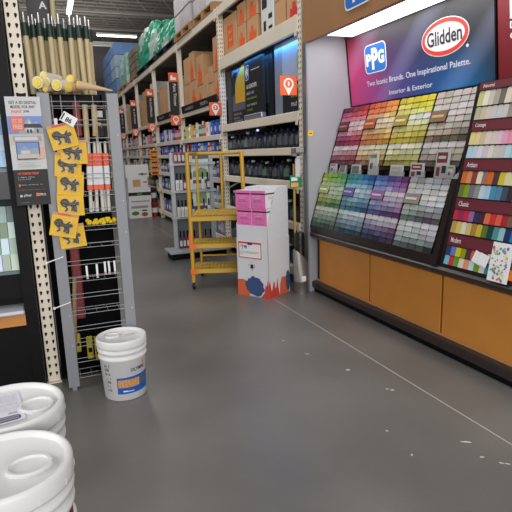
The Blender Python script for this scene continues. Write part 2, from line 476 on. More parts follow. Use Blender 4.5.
# per column: rows (left colour, right colour)
UP=[
 [((112,34,74),(196,40,48)),((190,70,120),(222,60,70)),((214,120,154),(226,120,130)),
  ((222,196,210),(222,200,204)),((214,170,188),(226,190,190)),
  ((196,130,160),(214,130,130)),((160,60,104),(190,66,84)),((118,28,70),(160,34,52)),
  ((208,194,204),(214,188,188)),((190,150,166),(196,132,136)),((150,80,104),(150,70,80)),((96,32,52),(112,40,46))],
 [((226,76,44),(240,140,44)),((234,96,60),(238,160,66)),((230,160,130),(236,190,110)),
  ((220,206,190),(228,214,180)),((216,190,160),(226,206,160)),
  ((218,160,120),(222,190,120)),((206,120,72),(212,160,84)),((176,84,48),(190,136,44)),
  ((216,204,188),(216,210,180)),((206,176,140),(204,186,140)),((178,134,96),(170,146,92)),((136,90,60),(130,108,64))],
 [((206,190,40),(224,212,24)),((218,204,90),(226,216,50)),((222,212,130),(222,218,90)),
  ((220,216,190),(214,220,224)),((214,206,150),(214,214,160)),
  ((216,206,140),(210,204,110)),((210,190,84),(196,190,70)),((184,158,40),(160,150,46)),
  ((218,214,196),(208,210,180)),((206,200,160),(186,188,130)),((176,166,100),(164,164,90)),((138,130,64),(140,138,60))],
 [((180,170,158),(190,186,176)),((204,190,174),(196,194,188)),((206,202,198),(198,196,190)),
  ((206,200,190),(200,198,192)),((200,190,176),(192,190,184)),
  ((190,184,172),(170,164,152)),((180,164,142),(150,138,120)),((122,100,76),(80,76,66)),
  ((196,194,192),(192,190,186)),((172,166,162),(186,184,172)),((150,142,136),(158,154,140)),((92,76,70),(96,92,80))]]
LO=[
 [((164,188,42),(64,150,70)),((178,196,88),(94,168,100)),((192,204,140),(130,182,130)),
  ((206,212,190),(180,204,176)),((200,204,170),(166,192,156)),
  ((180,186,120),(140,176,128)),((150,158,76),(104,150,98)),((112,126,56),(66,112,72)),
  ((196,204,190),(184,198,180)),((164,178,158),(152,170,150)),((132,150,132),(116,140,122)),((100,122,104),(84,108,92)),((62,80,68),(54,72,62))],
 [((34,138,130),(36,90,170)),((72,166,166),(74,126,196)),((126,190,196),(120,164,208)),
  ((186,212,216),(184,202,222)),((164,196,208),(160,186,210)),
  ((126,174,186),(120,158,194)),((84,142,156),(84,126,166)),((50,106,124),(54,90,134)),
  ((194,206,210),(190,200,210)),((158,178,184),(156,172,186)),((122,150,158),(120,142,162)),((90,120,130),(88,110,134)),((56,82,94),(58,78,98))],
 [((52,90,170),(92,44,112)),((94,124,198),(130,70,146)),((136,156,208),(158,110,172)),
  ((200,200,216),(212,200,212)),((182,182,206),(194,178,202)),
  ((154,162,198),(178,150,188)),((108,122,174),(140,104,154)),((62,76,126),(92,54,104)),
  ((200,198,210),(196,186,200)),((152,154,180),(170,152,176)),((112,116,150),(114,92,126)),((80,84,122),(84,64,98)),((44,48,84),(68,48,72))],
 [((140,142,148),(134,138,146)),((186,190,188),(170,178,184)),((202,204,204),(196,198,204)),
  ((196,198,200),(206,208,212)),((184,186,186),(198,202,206)),
  ((180,188,174),(150,152,160)),((146,164,156),(120,116,122)),((96,118,116),(70,64,72)),
  ((194,200,202),(202,204,210)),((184,190,192),(178,182,184)),((160,172,168),(168,174,172)),((138,150,152),(130,138,138)),((84,98,96),(40,42,46))]]
specs=[]
def chips_for(M, Lr, table, colnames, tier, z0):
    for c,rows in enumerate(table):
        nr=len(rows); rh=Lr/nr
        for r,(a,b) in enumerate(rows):
            for k in range(5):
                if r in (3,4) and k<2: continue
                col=mixc(a,b,k/4); g_=sum(col)/3; col=mixc(col,(g_,g_,g_),.16); j=rnd.uniform(-16,14); col=tuple(max(5,min(250,x+j+rnd.uniform(-5,5))) for x in col)
                u=c*PR+.008+k*.0875; v=Lr-(r+1)*rh
                m=M@Matrix.Translation((u+rnd.uniform(-.001,.001),v+rnd.uniform(-.001,.001),.010))@Matrix.Rotation(radians(7+rnd.uniform(-2,2)),4,'X').inverted()@Matrix.Rotation(rnd.uniform(-.015,.015),4,'Z')
                m=m@Matrix.Diagonal((1,rh*1.0/CH,1,1))
                lab='%s paint chip, row %s slot %s of the %s column, %s chip rack'%(cname(col),NUM[r],NUM[k],colnames[c],tier)
                d=(m.translation-Vector((0,0,CAM_H))).length
                specs.append((d,m,lab,col))
chips_for(FU,LU,UP,['red','orange','yellow','beige'],'upper',0)
chips_for(FL,LL,LO,['green','teal','violet','grey'],'lower',0)
specs.sort(key=lambda s:s[0])
for d,m,lab,col in specs[:300]: chipP.put(m,lab,(*lin(col),1))
sm=MB(); cols=[]
for d,m,lab,col in specs[300:]:
    n0=len(sm.f); sm.prism(card_outline(CW,CH),0,.005,0,m); cols += [tuple(.78*q_ for q_ in lin(col))+(1,)]*(len(sm.f)-n0)
so=sm.build('paint_chips',attrcol('chip_colours',.75))
ca=so.data.color_attributes.new('Col','FLOAT_COLOR','CORNER'); li=0
for p,cc in zip(so.data.polygons,cols):
    for i in p.loop_indices: ca.data[i].color=cc
tag(so,'many small coloured paint chips on the partition end of the sloping racks','paint chips',None,'stuff')
# family signs in the racks
def fam_sign(M,c,base,label,Lr,nr,n):
    rh=Lr/nr
    t=MB().box(0,.168,0,rh*1.9,0,.012,0,None,.002).rect(.02,.148,rh*.75,rh*1.15,.0125,1)
    o=t.build('colour_family_sign',[mat('fam_%d'%n,base,.5),mat('famlt_%d'%n,tuple(min(255,x+70) for x in base),.6)],None,
              M@Matrix.Translation((c*PR+.01,Lr-5*rh+.002,.018))@Matrix.Rotation(radians(-3),4,'X'))
    tag(o,label,'sign','colour family signs in the chip racks')
fn=0
for M,Lr,nr,bases,names,tier in ((FU,LU,12,[(96,34,36),(150,76,40),(150,132,60),(118,92,62)],['dark red','rust orange','olive yellow','brown'],'upper'),(FL,LL,13,[(150,158,110),(86,88,140),(128,96,134),(128,122,118)],['sage green','slate blue','plum','taupe'],'lower')):
    for c in range(4):
        fam_sign(M,c,bases[c],'%s family sign card in the %s chip rack column'%(names[c],tier),Lr,nr,fn); fn+=1

# brochures and card holders on the ledge between the tiers
LZ=1.235
def leaflet(y,w,h,style,label,lean=.12):
    M=frame((2.668,y,LZ),(0,-1,0),(lean,0,1))
    t=thing('brochure_holder',label,'brochure holder',M,'leaflets between the chip racks')
    MB().box(-.005,w+.005,0,h*.45,-.028,-.003).build('holder', mat('holder_clear_white',(150,150,152),.3), t)
    b=MB(); b.box(0,w,0.004,h,-.022,-.004 if style!=9 else -.004); 
    z=-.0025
    if style==0: b.rect(w*.1,w*.9,h*.78,h*.92,z,1); b.rect(w*.2,w*.35,h*.3,h*.55,z,2); b.rect(w*.4,w*.5,h*.3,h*.55,z,2)
    if style==1: b.rect(w*.12,w*.88,h*.3,h*.8,z,3); b.rect(w*.25,w*.75,h*.5,h*.6,z+.001,0)
    if style==2: b.rect(w*.08,w*.92,h*.55,h*.9,z,4); b.rect(w*.2,w*.8,h*.68,h*.78,z+.001,0); b.rect(w*.1,w*.4,h*.1,h*.4,z,4); b.rect(w*.55,w*.9,h*.2,h*.45,z,2)
    if style==3: b.rect(w*.1,w*.9,h*.15,h*.85,z,5); b.rect(w*.2,w*.8,h*.4,h*.55,z+.001,1)
    b.build('leaflet',[mat('leaf_paper',(176,176,174),.7),mat('leaf_green',(110,120,70),.6),blackp,mat('leaf_grey',(150,146,140),.6),mat('leaf_maroon',(110,34,48),.6),mat('leaf_slate',(92,100,104),.6)],t)
leaflet(4.62,.115,.10,0,'small white leaflet holder at the partition end between the chip racks')
leaflet(4.45,.11,.12,3,'white leaflet with dark picture, second from the partition on the ledge',.3)
leaflet(4.22,.14,.095,3,'low slate coloured card holder under the orange chips')
leaflet(3.94,.12,.20,0,'tall white leaflet with green heading below the orange and yellow chips')
leaflet(3.62,.155,.10,1,'low white card holder with grey panel under the yellow chips')
leaflet(3.36,.145,.115,2,'low white and maroon card holder between yellow and beige chips')
leaflet(3.08,.125,.215,2,'tall maroon and white leaflet under the beige chips')
leaflet(2.95,.06,.10,0,'narrow white leaflet pocket at the near end of the ledge')

# right hand maroon card rack -----------------------------------
FR=frame((2.480,2.733,.672),(0,-1,0),(2.738-2.480,0,1.87-.672)); LR=sqrt((2.738-2.48)**2+(1.87-.672)**2)
cr=thing('card_rack','sloping maroon card rack with titled strips right of the chip racks','rack',FR)
MB().box(-.04,1.1,-.02,LR+.01,-.03,-.008).build('back_board',espresso,cr)
def zr(z): return (z-.672)/(1.87-.672)*LR
titles=[('Neutral',1.825,1.872),('Cottage',1.562,1.628),('Artisan',1.308,1.378),('Classic',1.052,1.122),('Modern',.808,.882)]
for s,z0,z1 in titles:
    t=MB(); a,b=zr(z0),zr(z1); t.box(.0,1.05,a,b,-.008,.004); t.text(s,.03,a+(b-a)*.27,.09,(b-a)*.46,.0055,1,None,.008)
    t.build('title_strip',[maroon,mat('title_white',(220,214,214),.6)],cr)
    MB().box(.0,1.05,a-.006,a,-.008,.006).build('shelf_lip',espresso,cr)
cardw=.043
card_o=slab(cardw,.105,.004).build('colour_card',OC); tag(card_o,'x','colour card','cards in the maroon rack'); cardP=Proto(card_o)
RC=[
 (1.722,.098,'upper','Neutral',[(206,198,130),(232,228,216),(206,196,178),(172,162,148),(116,110,106),(220,214,196),(206,198,182),(214,206,190),(196,190,180),(186,180,170),(206,198,184),(196,188,176)]),
 (1.634,.082,'lower','Neutral',[(190,186,160),(200,192,170),(206,202,190),(206,204,204),(196,200,204),(206,204,200),(148,146,144),(120,118,118),(212,206,200),(196,190,186),(186,184,180),(170,166,160)]),
 (1.472,.085,'upper','Cottage',[(226,208,140),(226,206,160),(206,192,160),(220,214,196),(216,208,190),(224,196,204),(226,170,188),(228,150,170),(230,190,196),(228,180,180),(222,196,180),(226,210,200)]),
 (1.386,.080,'lower','Cottage',[(176,204,226),(196,212,228),(206,218,230),(216,190,204),(222,216,212),(206,198,186),(196,194,188),(186,210,222),(170,206,220),(160,200,206),(186,210,196),(196,206,180)]),
 (1.222,.080,'upper','Artisan',[(214,110,40),(206,150,96),(138,70,50),(224,214,196),(160,120,98),(214,104,40),(78,60,58),(214,186,60),(226,212,170),(226,214,180),(220,214,190),(200,168,130)]),
 (1.130,.085,'lower','Artisan',[(110,124,70),(130,160,40),(110,116,132),(140,150,130),(196,214,224),(170,204,220),(70,150,180),(90,130,170),(60,80,104),(54,44,54),(180,170,204),(160,150,190)]),
 (.978,.070,'upper','Classic',[(196,42,66),(150,50,86),(196,40,84),(150,110,160),(60,50,96),(74,40,60),(226,110,84),(206,50,54),(226,92,70),(170,44,48),(124,84,70),(104,78,58)]),
 (.892,.078,'lower','Classic',[(196,160,90),(222,196,100),(226,218,196),(206,186,130),(170,130,60),(196,176,60),(90,120,50),(22,70,60),(80,140,160),(150,200,204),(30,50,110),(40,120,180)]),
 (.741,.066,'upper','Modern',[(58,60,110),(110,130,206),(214,206,20),(150,160,20),(70,60,62),(226,96,84),(222,216,220),(150,60,140),(220,224,224),(212,218,214),(226,222,214),(206,190,164)]),
 (.676,.062,'lower','Modern',[(110,190,220),(206,60,64),(80,160,60),(228,214,196),(230,150,120),(190,224,224),(120,160,40),(216,212,206),(20,150,170),(196,176,40),(110,70,150),(206,208,210),(240,130,40)])]
for z0,h,rw,ti,cl in RC:
    for k,col in enumerate(cl+cl[:6]):
        col=tuple(max(8,min(248,x+rnd.uniform(-6,6))) for x in col)
        v=zr(max(z0,.676)); 
        M=FR@Matrix.Translation((.006+k*.0445,v,.003))@Matrix.Rotation(radians(-3),4,'X')@Matrix.Rotation(rnd.uniform(-.012,.012),4,'Z')@Matrix.Diagonal((1,h/.105*1.02,1,1))
        cardP.put(M,'%s colour card, %s from left in the %s row under the %s strip'%(cname(col),ORD[k],rw,ti),(*lin(col),1))
# loose white cards and a picture brochure in front
for i,(u,v,a) in enumerate(((.26,.07,-.30),(.31,.06,-.2))):
    tag(MB().box(0,.075,0,.075,0,.003).build('loose_card',paper,None,FR@Matrix.Translation((u,v,.022+.004*i))@Matrix.Rotation(a,4,'Z')),['white loose card tilted over the Modern row, left of its pair','white loose card tilted over the Modern row, right of its pair'][i],'card')
q=MB().box(0,.15,0,.24,0,.004); r2=random.Random(3)
for i in range(60):
    x=r2.uniform(.012,.13); y=r2.uniform(.012,.215); w=r2.uniform(.008,.02); 
    q.poly(ell(x,y,w*.5,w*r2.uniform(.3,.7),7),.0045+.00005*i,1+i%6)
tag(q.build('picture_brochure',[paper]+[mat('pb%d'%i,c,.6) for i,c in enumerate([(60,150,170),(220,110,60),(90,110,170),(190,190,60),(160,90,150),(90,150,90)])],None,frame((2.467,2.335,.650),(.0,-1,0),(.045,0,.24))),'white brochure with colourful pattern standing on the dark countertop','brochure')
tag(MB().box(0,.054,0,.054,0,.002).box(.012,.042,.022,.032,.002,.003,1).build('wall_sticker',[mat('sticker_yellow',(232,196,20),.6),blackp],None,frame((2.463,4.679,1.612),(1,0,0),(0,0,1))),'small yellow sticker on the grey partition edge','sticker')

# ------------------------------------------------------------ steel racking down the aisle
RX=2.47
YB=[4.85,7.43,9.87,12.30,14.75,17.2,19.65,22.1]
beamm=mat('beam_cream',(226,215,198),.5,noise=.04,nscale=3)
deckm=mat('deck_grey',(120,114,106),.7)
def holes(mb,cx,z0,z1,zoff,m=1,M=None,sp=.056,dx=.019,s=1.):
    z=z0
    while z<z1:
        for sx in (-1,1):
            x=cx+sx*dx
            mb.poly([(x-.0065*s,z+.004),(x-.0045*s,z-.010),(x-.001*s,z-.016),(x+.0035*s,z-.010),(x+.0075*s,z+.002),(x+.007*s,z+.010),(x,z+.013),(x-.006*s,z+.010)],zoff,m,M)
        z+=sp
pr=thing('pallet_rack','tall cream steel racking running down the right side of the aisle','rack',T(0,0,0))
TOP=3.49
for i,y in enumerate(YB):
    p=MB().box(RX,RX+.075,y-.04,y+.04,0,TOP)
    if i<2:
        holes(p,0,.1,TOP,.0015,1,frame((RX,y,0),(0,-1,0),(0,0,1)))
        holes(p,0,.1,TOP,.0015,1,frame((RX+.0375,y-.04,0),(1,0,0),(0,0,1)),dx=.014,s=.7)
    MB.build(p,'post',[cream,holem],pr)
    MB().box(RX+.95,RX+1.02,y-.04,y+.04,0,TOP).build('post',cream,pr)
    b=MB()
    for k in range(5):
        b.tube((RX+.07,y,.3+k*.65),(RX+.96,y,.75+k*.6),.015,6)
    b.build('brace',cream,pr)
LV={0:[(2.64,2.80),(1.775,1.875),(1.425,1.51),(1.065,1.15),(.62,.70),(.10,.20)],
    1:[(2.14,2.22),(1.675,1.755),(1.40,1.476),(1.02,1.10),(.62,.70),(.10,.20)]}
def levels(b): return LV[0] if b==0 else LV[1]
for b in range(len(YB)-1):
    y0,y1=YB[b]+.04,YB[b+1]-.04
    for (z0,z1) in levels(b)+[(3.37,3.49)]:
        B=MB().box(RX-.012,RX+.03,y0,y1,z0,z1,0,None,.006)
        B.box(RX-.016,RX-.012,y0,y0+.05,z0-.04,z1,0); B.box(RX-.016,RX-.012,y1-.05,y1,z0-.04,z1,0)
        B.build('beam',beamm,pr)
        MB().box(RX+.03,RX+.95,y0,y1,z1-.03,z1-.004).build('shelf_deck',deckm,pr)
    MB().box(RX+.82,RX+.84,y0,y1,.05,3.37).build('back_panel',mat('rack_shade',(34,33,33),.8),pr)  # dark sheet added to stand for the shade deep in the racking

BAYN=['first rack bay','second rack bay','third rack bay','fourth rack bay','fifth rack bay','sixth rack bay','farthest rack bay']
# cardboard boxes ------------------------------------------------
def carton(y0,y1,z0,h,label,x=2.54,dx=.42,mat_=cardb,printm=orange,big=False,white_=False,rz=0.):
    w=y1-y0
    b=MB().box(0,w,0,dx,0,h,0,None,.006)
    F=frame((0,-.0015,0),(1,0,0),(0,0,1))
    if white_:
        b.rect(w*.1,w*.5,h*.55,h*.75,0,1,F); b.rect(w*.2,w*.4,h*.1,h*.3,0,1,F); b.rect(w*.6,w*.9,h*.1,h*.16,0,1,F); b.rect(w*.6,w*.9,h*.3,h*.4,0,1,F)
    elif big:
        b.poly([(w*.3,h*.2),(w*.75,h*.22),(w*.75,h*.75),(w*.3,h*.75)],0,1,F); b.rect(w*.4,w*.65,h*.35,h*.42,.001,0,F); b.rect(w*.4,w*.65,h*.55,h*.62,.001,0,F)
    else:
        b.poly([(w*.2,h*.05),(w*.85,h*.05),(w*.9,h*.45),(w*.65,h*.42),(w*.6,h*.68),(w*.4,h*.70),(w*.38,h*.45),(w*.25,h*.5)],0,1,F)
    b.rect(w*.02,w*.98,h*.985,h*.995,0,2,F)
    # tape seam
    b.box(-.001,w+.001,dx*.47,dx*.53,h,h+.001,2)
    o=b.build('carton',[mat_,printm if not white_ else blackp,mat('tape',(190,150,110),.4)],None,Matrix.Translation((x,y1,z0))@Matrix.Rotation(-pi/2+rz,4,'Z'))
    return tag(o,label,'box','cartons on the steel racking')
carton(6.83,7.36,2.80,.52,'large brown carton with orange print beside the second rack post',big=True)
for j,(a,b_) in enumerate(((6.50,6.80),(6.10,6.45))):
    carton(a,b_,2.80,.30,'brown carton with orange print, %s on the upper beam, lower tier'%(['left of the centre','right of the centre'][j]))
    carton(a-.01,b_-.01,3.103,.255,'brown carton with orange print, %s on the upper beam, upper tier'%(['left of the centre','right of the centre'][j]))
carton(5.62,5.98,2.80,.54,'tall white carton with black markings on the upper beam',mat_=white2,white_=True)
carton(5.32,5.58,2.80,.28,'small plain brown carton right of the tall white carton',printm=cardb)
carton(4.93,5.28,2.80,.26,'brown carton with red print against the first rack post',printm=red)
carton(5.32,5.58,3.085,.25,'small brown carton stacked right of the white carton',printm=cardb)
carton(4.95,5.27,3.065,.25,'brown carton stacked high against the first rack post',printm=cardb)
# bay 2 cartons
Z2=2.22
B2=[(7.50,7.92,Z2,.42),(7.50,7.90,Z2+.425,.44),(7.96,8.22,Z2,.30),(7.97,8.2,Z2+.305,.22),(8.25,8.5,Z2,.46),(8.52,8.86,Z2,.34),(8.50,8.95,Z2+.47,.40),(8.9,9.3,Z2,.46),(9.32,9.76,Z2,.44),(9.02,9.30,Z2+.465,.42),(9.34,9.7,Z2+.445,.40)]
B2[6]=(8.50,8.84,Z2+.345,.42)
for k,(a,b_,z,h) in enumerate(B2):
    z=Z2+(z-Z2)*1.12; h=h*1.115
    carton(a,b_,z,h,'brown carton above the nearer black header sign, %s in that pile from near end'%ORD[k],printm=orange if k in (0,1,6,7,9,5) else cardb)
# bays 3-6 mixed bundles
for bi in (2,3,4,5,6):
    y=YB[bi]+.12; k=0
    while y<YB[bi+1]-.45:
        w=rnd.uniform(.36,.6); h=rnd.uniform(.6,.98); wt=rnd.random()<.6
        carton(y,min(y+w,YB[bi+1]-.08),Z2,h,('tall white wrapped carton' if wt else 'plain brown carton')+', %s from near end, top shelf, %s'%(ORD[k],BAYN[bi]),mat_=white2 if wt else cardb,printm=white2 if wt else cardb,dx=.5)
        y+=w+.03; k+=1
# top pallets -----------------------------------------------------
def pallet(name,y0,y1,x0,x1,label,mats,h,kind,wm):
    t=thing(name,label,'pallet',T(0,0,TOP))
    p=MB()
    for k in range(7):
        yy=y0+(y1-y0)*(k+.1)/7; p.box(x0,x1,yy,yy+(y1-y0)*.11,.10,.125); 
    for yy in (y0,(y0+y1)/2-.05,y1-.10): p.box(x0,x1,yy,yy+.10,0.015,.10)
    for xx in (x0,(x0+x1)/2-.05,x1-.10): p.box(xx,xx+.10,y0,y1,0,.015)
    p.build('pallet_base',wm,t)
    r=random.Random(int(y0*10)); m=MB()
    if kind=='boxes':
        nz=4; hh=h/nz; n=3
        for a in range(n):
            for c in range(nz):
                m.box(x0+.02,x1-.02,y0+.02+(y1-y0-.04)*a/n,y0+.02+(y1-y0-.04)*(a+1)/n-.008,.127+hh*c,.127+hh*(c+1)-.01,0 if r.random()<.55 else 1,None,.01)
        m.build('load',mats,t)
    else:
        # lumpy wrapped load
        n=14; nz=8; vs=[]; 
        for c in range(nz+1):
            z=.127+h*c/nz; s=1-.10*(c/nz)**3
            for a in range(n*4):
                q_=a/(n*4)*4; e=int(q_); f=q_-e
                px,py=[(-1+2*f,-1),(1,-1+2*f),(1-2*f,1),(-1,1-2*f)][e]
                l=1-.06*(abs(px*py))-r.uniform(0,.07)
                vs.append(((x0+x1)/2+px*l*s*(x1-x0)/2,(y0+y1)/2+py*l*s*(y1-y0)/2,z+(r.uniform(-.03,.03) if 0<c else 0)))
        k=n*4; fs=[(c*k+a,c*k+(a+1)%k,(c+1)*k+(a+1)%k,(c+1)*k+a) for c in range(nz) for a in range(k)]
        m.add(vs,fs,0); m.add([vs[i] for i in range(nz*k,nz*k+k)],[tuple(range(k))],0)
        # wrinkle patches of other colour
        o=m.build('wrapped_load',mats,t)
        for p_ in o.data.polygons:
            c_=p_.center
            if sin(2.6*c_.y+1.5)*sin(5*c_.z+c_.y)>.35: p_.material_index=1
        recalc(o)
    return t
film=mat('stretch_film_green',(56,176,140),.32,noise=.25,nscale=4,bump=.25)
film2=mat('stretch_film_white',(196,216,210),.3,noise=.1,nscale=5,bump=.25)
filmb=mat('stretch_film_blue',(112,150,205),.3,noise=.25,nscale=4,bump=.2)
woodp=mat('pallet_wood',(170,130,84),.7,noise=.1,nscale=6)
ww1=mat('white_wrap',(206,204,206),.35,noise=.06,nscale=7,bump=.3); ww2=mat('white_wrap2',(182,176,178),.35,noise=.08,nscale=7,bump=.3); pbk=mat('pallet_black',(28,30,36),.6)
pallet('wrapped_pallet',7.55,8.65,2.45,3.4,'white wrapped pallet load on wooden pallet, nearer of two',[ww1,ww2],1.1,'boxes',woodp)
pallet('wrapped_pallet',8.72,9.85,2.43,3.4,'white wrapped pallet load on wooden pallet, farther of two',[ww2,ww1],1.2,'boxes',woodp)
pallet('wrapped_pallet',9.95,11.7,2.45,3.4,'low bright green wrapped pallet behind the white ones',[film,film2],.42,'wrap',pbk)
pallet('wrapped_pallet',11.8,14.2,2.45,3.4,'tall bright green wrapped pallet with white film',[film,film2],.78,'wrap',pbk)
pallet('wrapped_pallet',14.5,15.8,2.5,3.4,'tan wrapped pallet load beside the green wrapped pallets',[mat('tan_wrap',(150,136,112),.5,noise=.1,nscale=5),mat('tan_wrap2',(130,120,104),.5)],.75,'boxes',woodp)
pallet('wrapped_pallet',16.1,17.8,2.45,3.4,'pale green and white wrapped pallet beside the blue one',[mat('pale_green_film',(150,196,184),.25,noise=.15,nscale=6),film2],.85,'wrap',woodp)
pallet('wrapped_pallet',18.0,21.6,2.42,3.5,'tall blue wrapped pallet of boxes at the far end of the racking',[filmb,mat('blue_film_pale',(170,190,214),.3,noise=.1,nscale=6)],1.5,'boxes',woodp)
# stacked cartons standing in the aisle in front of the far bays
for k,(z,h,x0,x1,lab) in enumerate(((0,.37,1.74,2.27,'white carton with green and red pictures at the bottom of the aisle stack'),(.37,.35,1.75,2.28,'white carton with black band, second from the bottom of the aisle stack'),(.72,.25,1.75,2.22,'white carton with brown square, third in the aisle stack'),(.97,.29,1.72,2.26,'white carton with small red mark on top of the aisle stack'))):
    w=x1-x0; q=MB().box(0,w,0,.45,0,h,0,None,.005); Fz=frame((0,-.002,0),(1,0,0),(0,0,1))
    if k==0: q.poly(ell(.14,.12,.09,.05,12),0,2,Fz); q.poly(ell(.36,.09,.08,.05,12),0,3,Fz); q.rect(.05,.45,.24,.30,0,5,Fz); q.rect(.3,.42,.16,.2,.001,2,Fz)
    if k==1: q.rect(.0,w,.17,.25,0,1,Fz); q.rect(.2,.32,.18,.24,.001,2,Fz); q.rect(.05,w-.05,.02,.05,0,5,Fz)
    if k==2: q.rect(.12,.30,.03,.2,0,4,Fz); q.rect(.36,.45,.12,.15,0,3,Fz)
    if k==3: q.rect(.3,.5,.05,.10,0,5,Fz); q.rect(.36,.41,.05,.10,.001,1,Fz)
    tag(q.build('carton',[white2,blackp,mat('pic_green',(70,120,60),.6),mat('pic_red',(180,70,50),.6),cardb,mat('pic_grey',(150,150,150),.6)],None,T(x0,12.45,z)),lab,'box','cartons stacked in the aisle')
for k,(x,z,h,c,lab) in enumerate(((2.36,0,.34,(190,60,44),'red tub on the floor beside the aisle carton stack'),(2.36,.35,.36,(70,60,66),'dark tub on top of the red tub in the aisle'))):
    q=MB().lathe([(0,0),(.075,0),(.08,.01),(.085,h-.03),(.09,h-.03),(.09,h),(0,h)],18,0); q.lathe([(.084,h*.3),(.086,h*.65)],18,1)
    tag(q.build('tub',[mat('tub_%d'%k,c,.5),labw if False else paper],None,T(x,12.6,z)),lab,'tub')
# aisle marker pins and blade signs --------------------------------
pinw=mat('pin_white',(240,238,234),.5)
def pin_poly(cx,cy,r):
    pts=[]
    for i in range(21):
        a=radians(-40+260*i/20); pts.append((cx+r*cos(a),cy+r*sin(a)))
    pts.append((cx,cy-r*2.0)); return pts
pinlab=['large orange marker with white map pin on the sprayer display','orange marker with white map pin at the second rack post','orange map pin marker under the Paint Thinner sign','orange map pin marker under the second black hanging sign','orange map pin marker under the third black hanging sign','orange map pin marker under the farthest black hanging sign']
for i,(y,x0) in enumerate(((4.80,2.222),(7.38,2.282),(9.80,2.27),(12.24,2.286),(14.7,2.30),(17.15,2.31))):
    q=MB().box(0,.187,0,.182,-.006,0); q.poly(pin_poly(.0935,.108,.056),.0015,1); q.poly(ell(.0935,.108,.038,.038,20),.003,0)
    q.text('1' if i<2 else str(i+1) if i<3 else '1',.083,.087,.018,.042,.0045,1)
    tag(q.build('marker_sign',[orange,pinw],None,frame((x0,y,2.017),(1,0,0),(0,0,1))),pinlab[i],'sign','orange pin markers along the racking')
bl=['black hanging blade sign with orange top lettered Paint Thinner','black hanging blade sign with orange top, second counting from the near end','black hanging blade sign with orange top, third counting from the near end','black hanging blade sign with orange top, farthest down the aisle']
for i,(y,x0) in enumerate(((9.80,2.27),(12.24,2.286),(14.7,2.30),(17.15,2.31))):
    w=.17
    q=MB().box(0,w,0,.60,-.008,0,0); q.box(0,w,.60,.76,-.008,.0,1); q.poly([(w*.2,.63),(w*.8,.63),(w*.8,.68),(w*.5,.67),(w*.4,.72),(w*.2,.70)],.0015,2)
    # vertical lettering
    R=Matrix.Translation((w*.62,.56,0))@Matrix.Rotation(-pi/2,4,'Z')
    if i==0: q.text('Paint Thinner',0,-.03,.40,.055,.0015,2,R)
    else: q.scribble(0,-.03,.42,.05,.0015,2,R,seed=i)
    tag(q.build('blade_sign',[blackp,orange,pinw],None,frame((x0,y,2.203),(1,0,0),(0,0,1))),bl[i],'sign','hanging blade signs along the racking')
# black header signs with scribbled lettering
for i,(y1,y0,lab) in enumerate(((9.60,7.47,'black header sign with white lettering below the cartons of the second bay'),(11.9,9.95,'black header sign with white lettering in the third bay'))):
    q=MB().box(0,y1-y0,0,.125,-.015,0); q.scribble(.25,.04,.55,.05,.0015,1,None,seed=11+i); q.scribble(1.25,.035,.4,.06,.0015,1,None,seed=21+i)
    tag(q.build('header_sign',[blackp,mat('sign_grey_letter',(190,190,190),.6)],None,frame((RX-.03,y1,2.205),(0,-1,0),(-.12,0,1))),lab,'sign','black header signs')

# sprayer display in bay one ---------------------------------------
XD=2.56
d=thing('display_board','dark display board with yellow wall picture behind the steel beam','display',frame((XD,7.36,1.875),(0,-1,0),(0,0,1)))
q=MB().box(0,1.62,0,.76,-.03,0,0); q.rect(.02,.20,.0,.74,.0015,1); q.rect(.22,1.5,.17,.72,.0015,2); q.poly([(.34,.27),(.92,.27),(.92,.74),(.62,.74),(.40,.58),(.35,.5)],.003,3)
q.poly([(.22,.38),(.34,.4),(.33,.55),(.45,.68),(.3,.68),(.22,.62)],.004,1)
q.scribble(.26,.11,.3,.035,.003,4,None,seed=31); q.scribble(.26,.06,.25,.03,.003,4,None,seed=32); q.scribble(.26,.02,.35,.03,.003,4,None,seed=33)
q.build('panel',[blackp,mat('board_black',(14,14,16),.4),mat('board_slate',(78,84,96),.5),mat('board_yellow',(206,154,30),.55),mat('board_letter',(186,186,186),.6)],d)
d=thing('display_sign','black sprayer sign with small blue logo and white lettering','sign',frame((XD-.07,6.46,1.93),(0,-1,0),(0,0,1)))
q=MB().box(0,.60,.02,.68,-.03,0,0); ppg_logo(q,.03,.15,.44,.62,.0015,2,1); q.rect(.22,.5,.54,.548,.0015,3)
q.text('& LEADER',.06,.335,.35,.05,.0015,3,None,.02); q.scribble(.06,.26,.25,.04,.0015,3,None,seed=41); q.scribble(.06,.20,.34,.03,.0015,4,None,seed=42); q.scribble(.06,.12,.34,.03,.0015,3,None,seed=43); q.scribble(.06,.06,.2,.03,.0015,4,None,seed=44)
q.build('panel',[blackp,logo_blue,logo_white,mat('sign_offwhite',(214,214,214),.6),mat('sign_lime',(150,190,60),.6)],d)
MB().box(.0,.60,-.052,.015,-.035,.03,0,None,.01).build('stand',mat('stand_silver',(170,170,176),.3,.6),d)
d=thing('display_board','pale grey display board with black lettered base beside the first post','display',frame((XD-.02,5.62,1.875),(0,-1,0),(0,0,1)))
q=MB().box(0,.64,0,.77,-.03,0,0); q.rect(.2,.64,0,.32,.0015,1); q.rect(.0,.2,0,.77,.0015,3)
q.text('TUD',.42,.24,.16,.05,.003,2,None,.01); q.scribble(.42,.16,.15,.05,.003,5,None,seed=51); q.scribble(.42,.07,.15,.05,.003,2,None,seed=52); q.poly(ell(.60,.52,.04,.10,16),.003,4)
q.build('panel',[mat('board_grey',(168,172,184),.5),blackp,paper,mat('board_grey2',(136,140,152),.4),mat('board_green',(120,170,60),.6),mat('sign_lime',(150,190,60),.6)],d)
tag(MB().box(2.62,2.66,4.95,7.2,2.60,2.625).build('led_strip',mat('led_blue',(20,110,255),.5,emit=2.5)),'glowing blue light strip under the upper beam over the display','light')
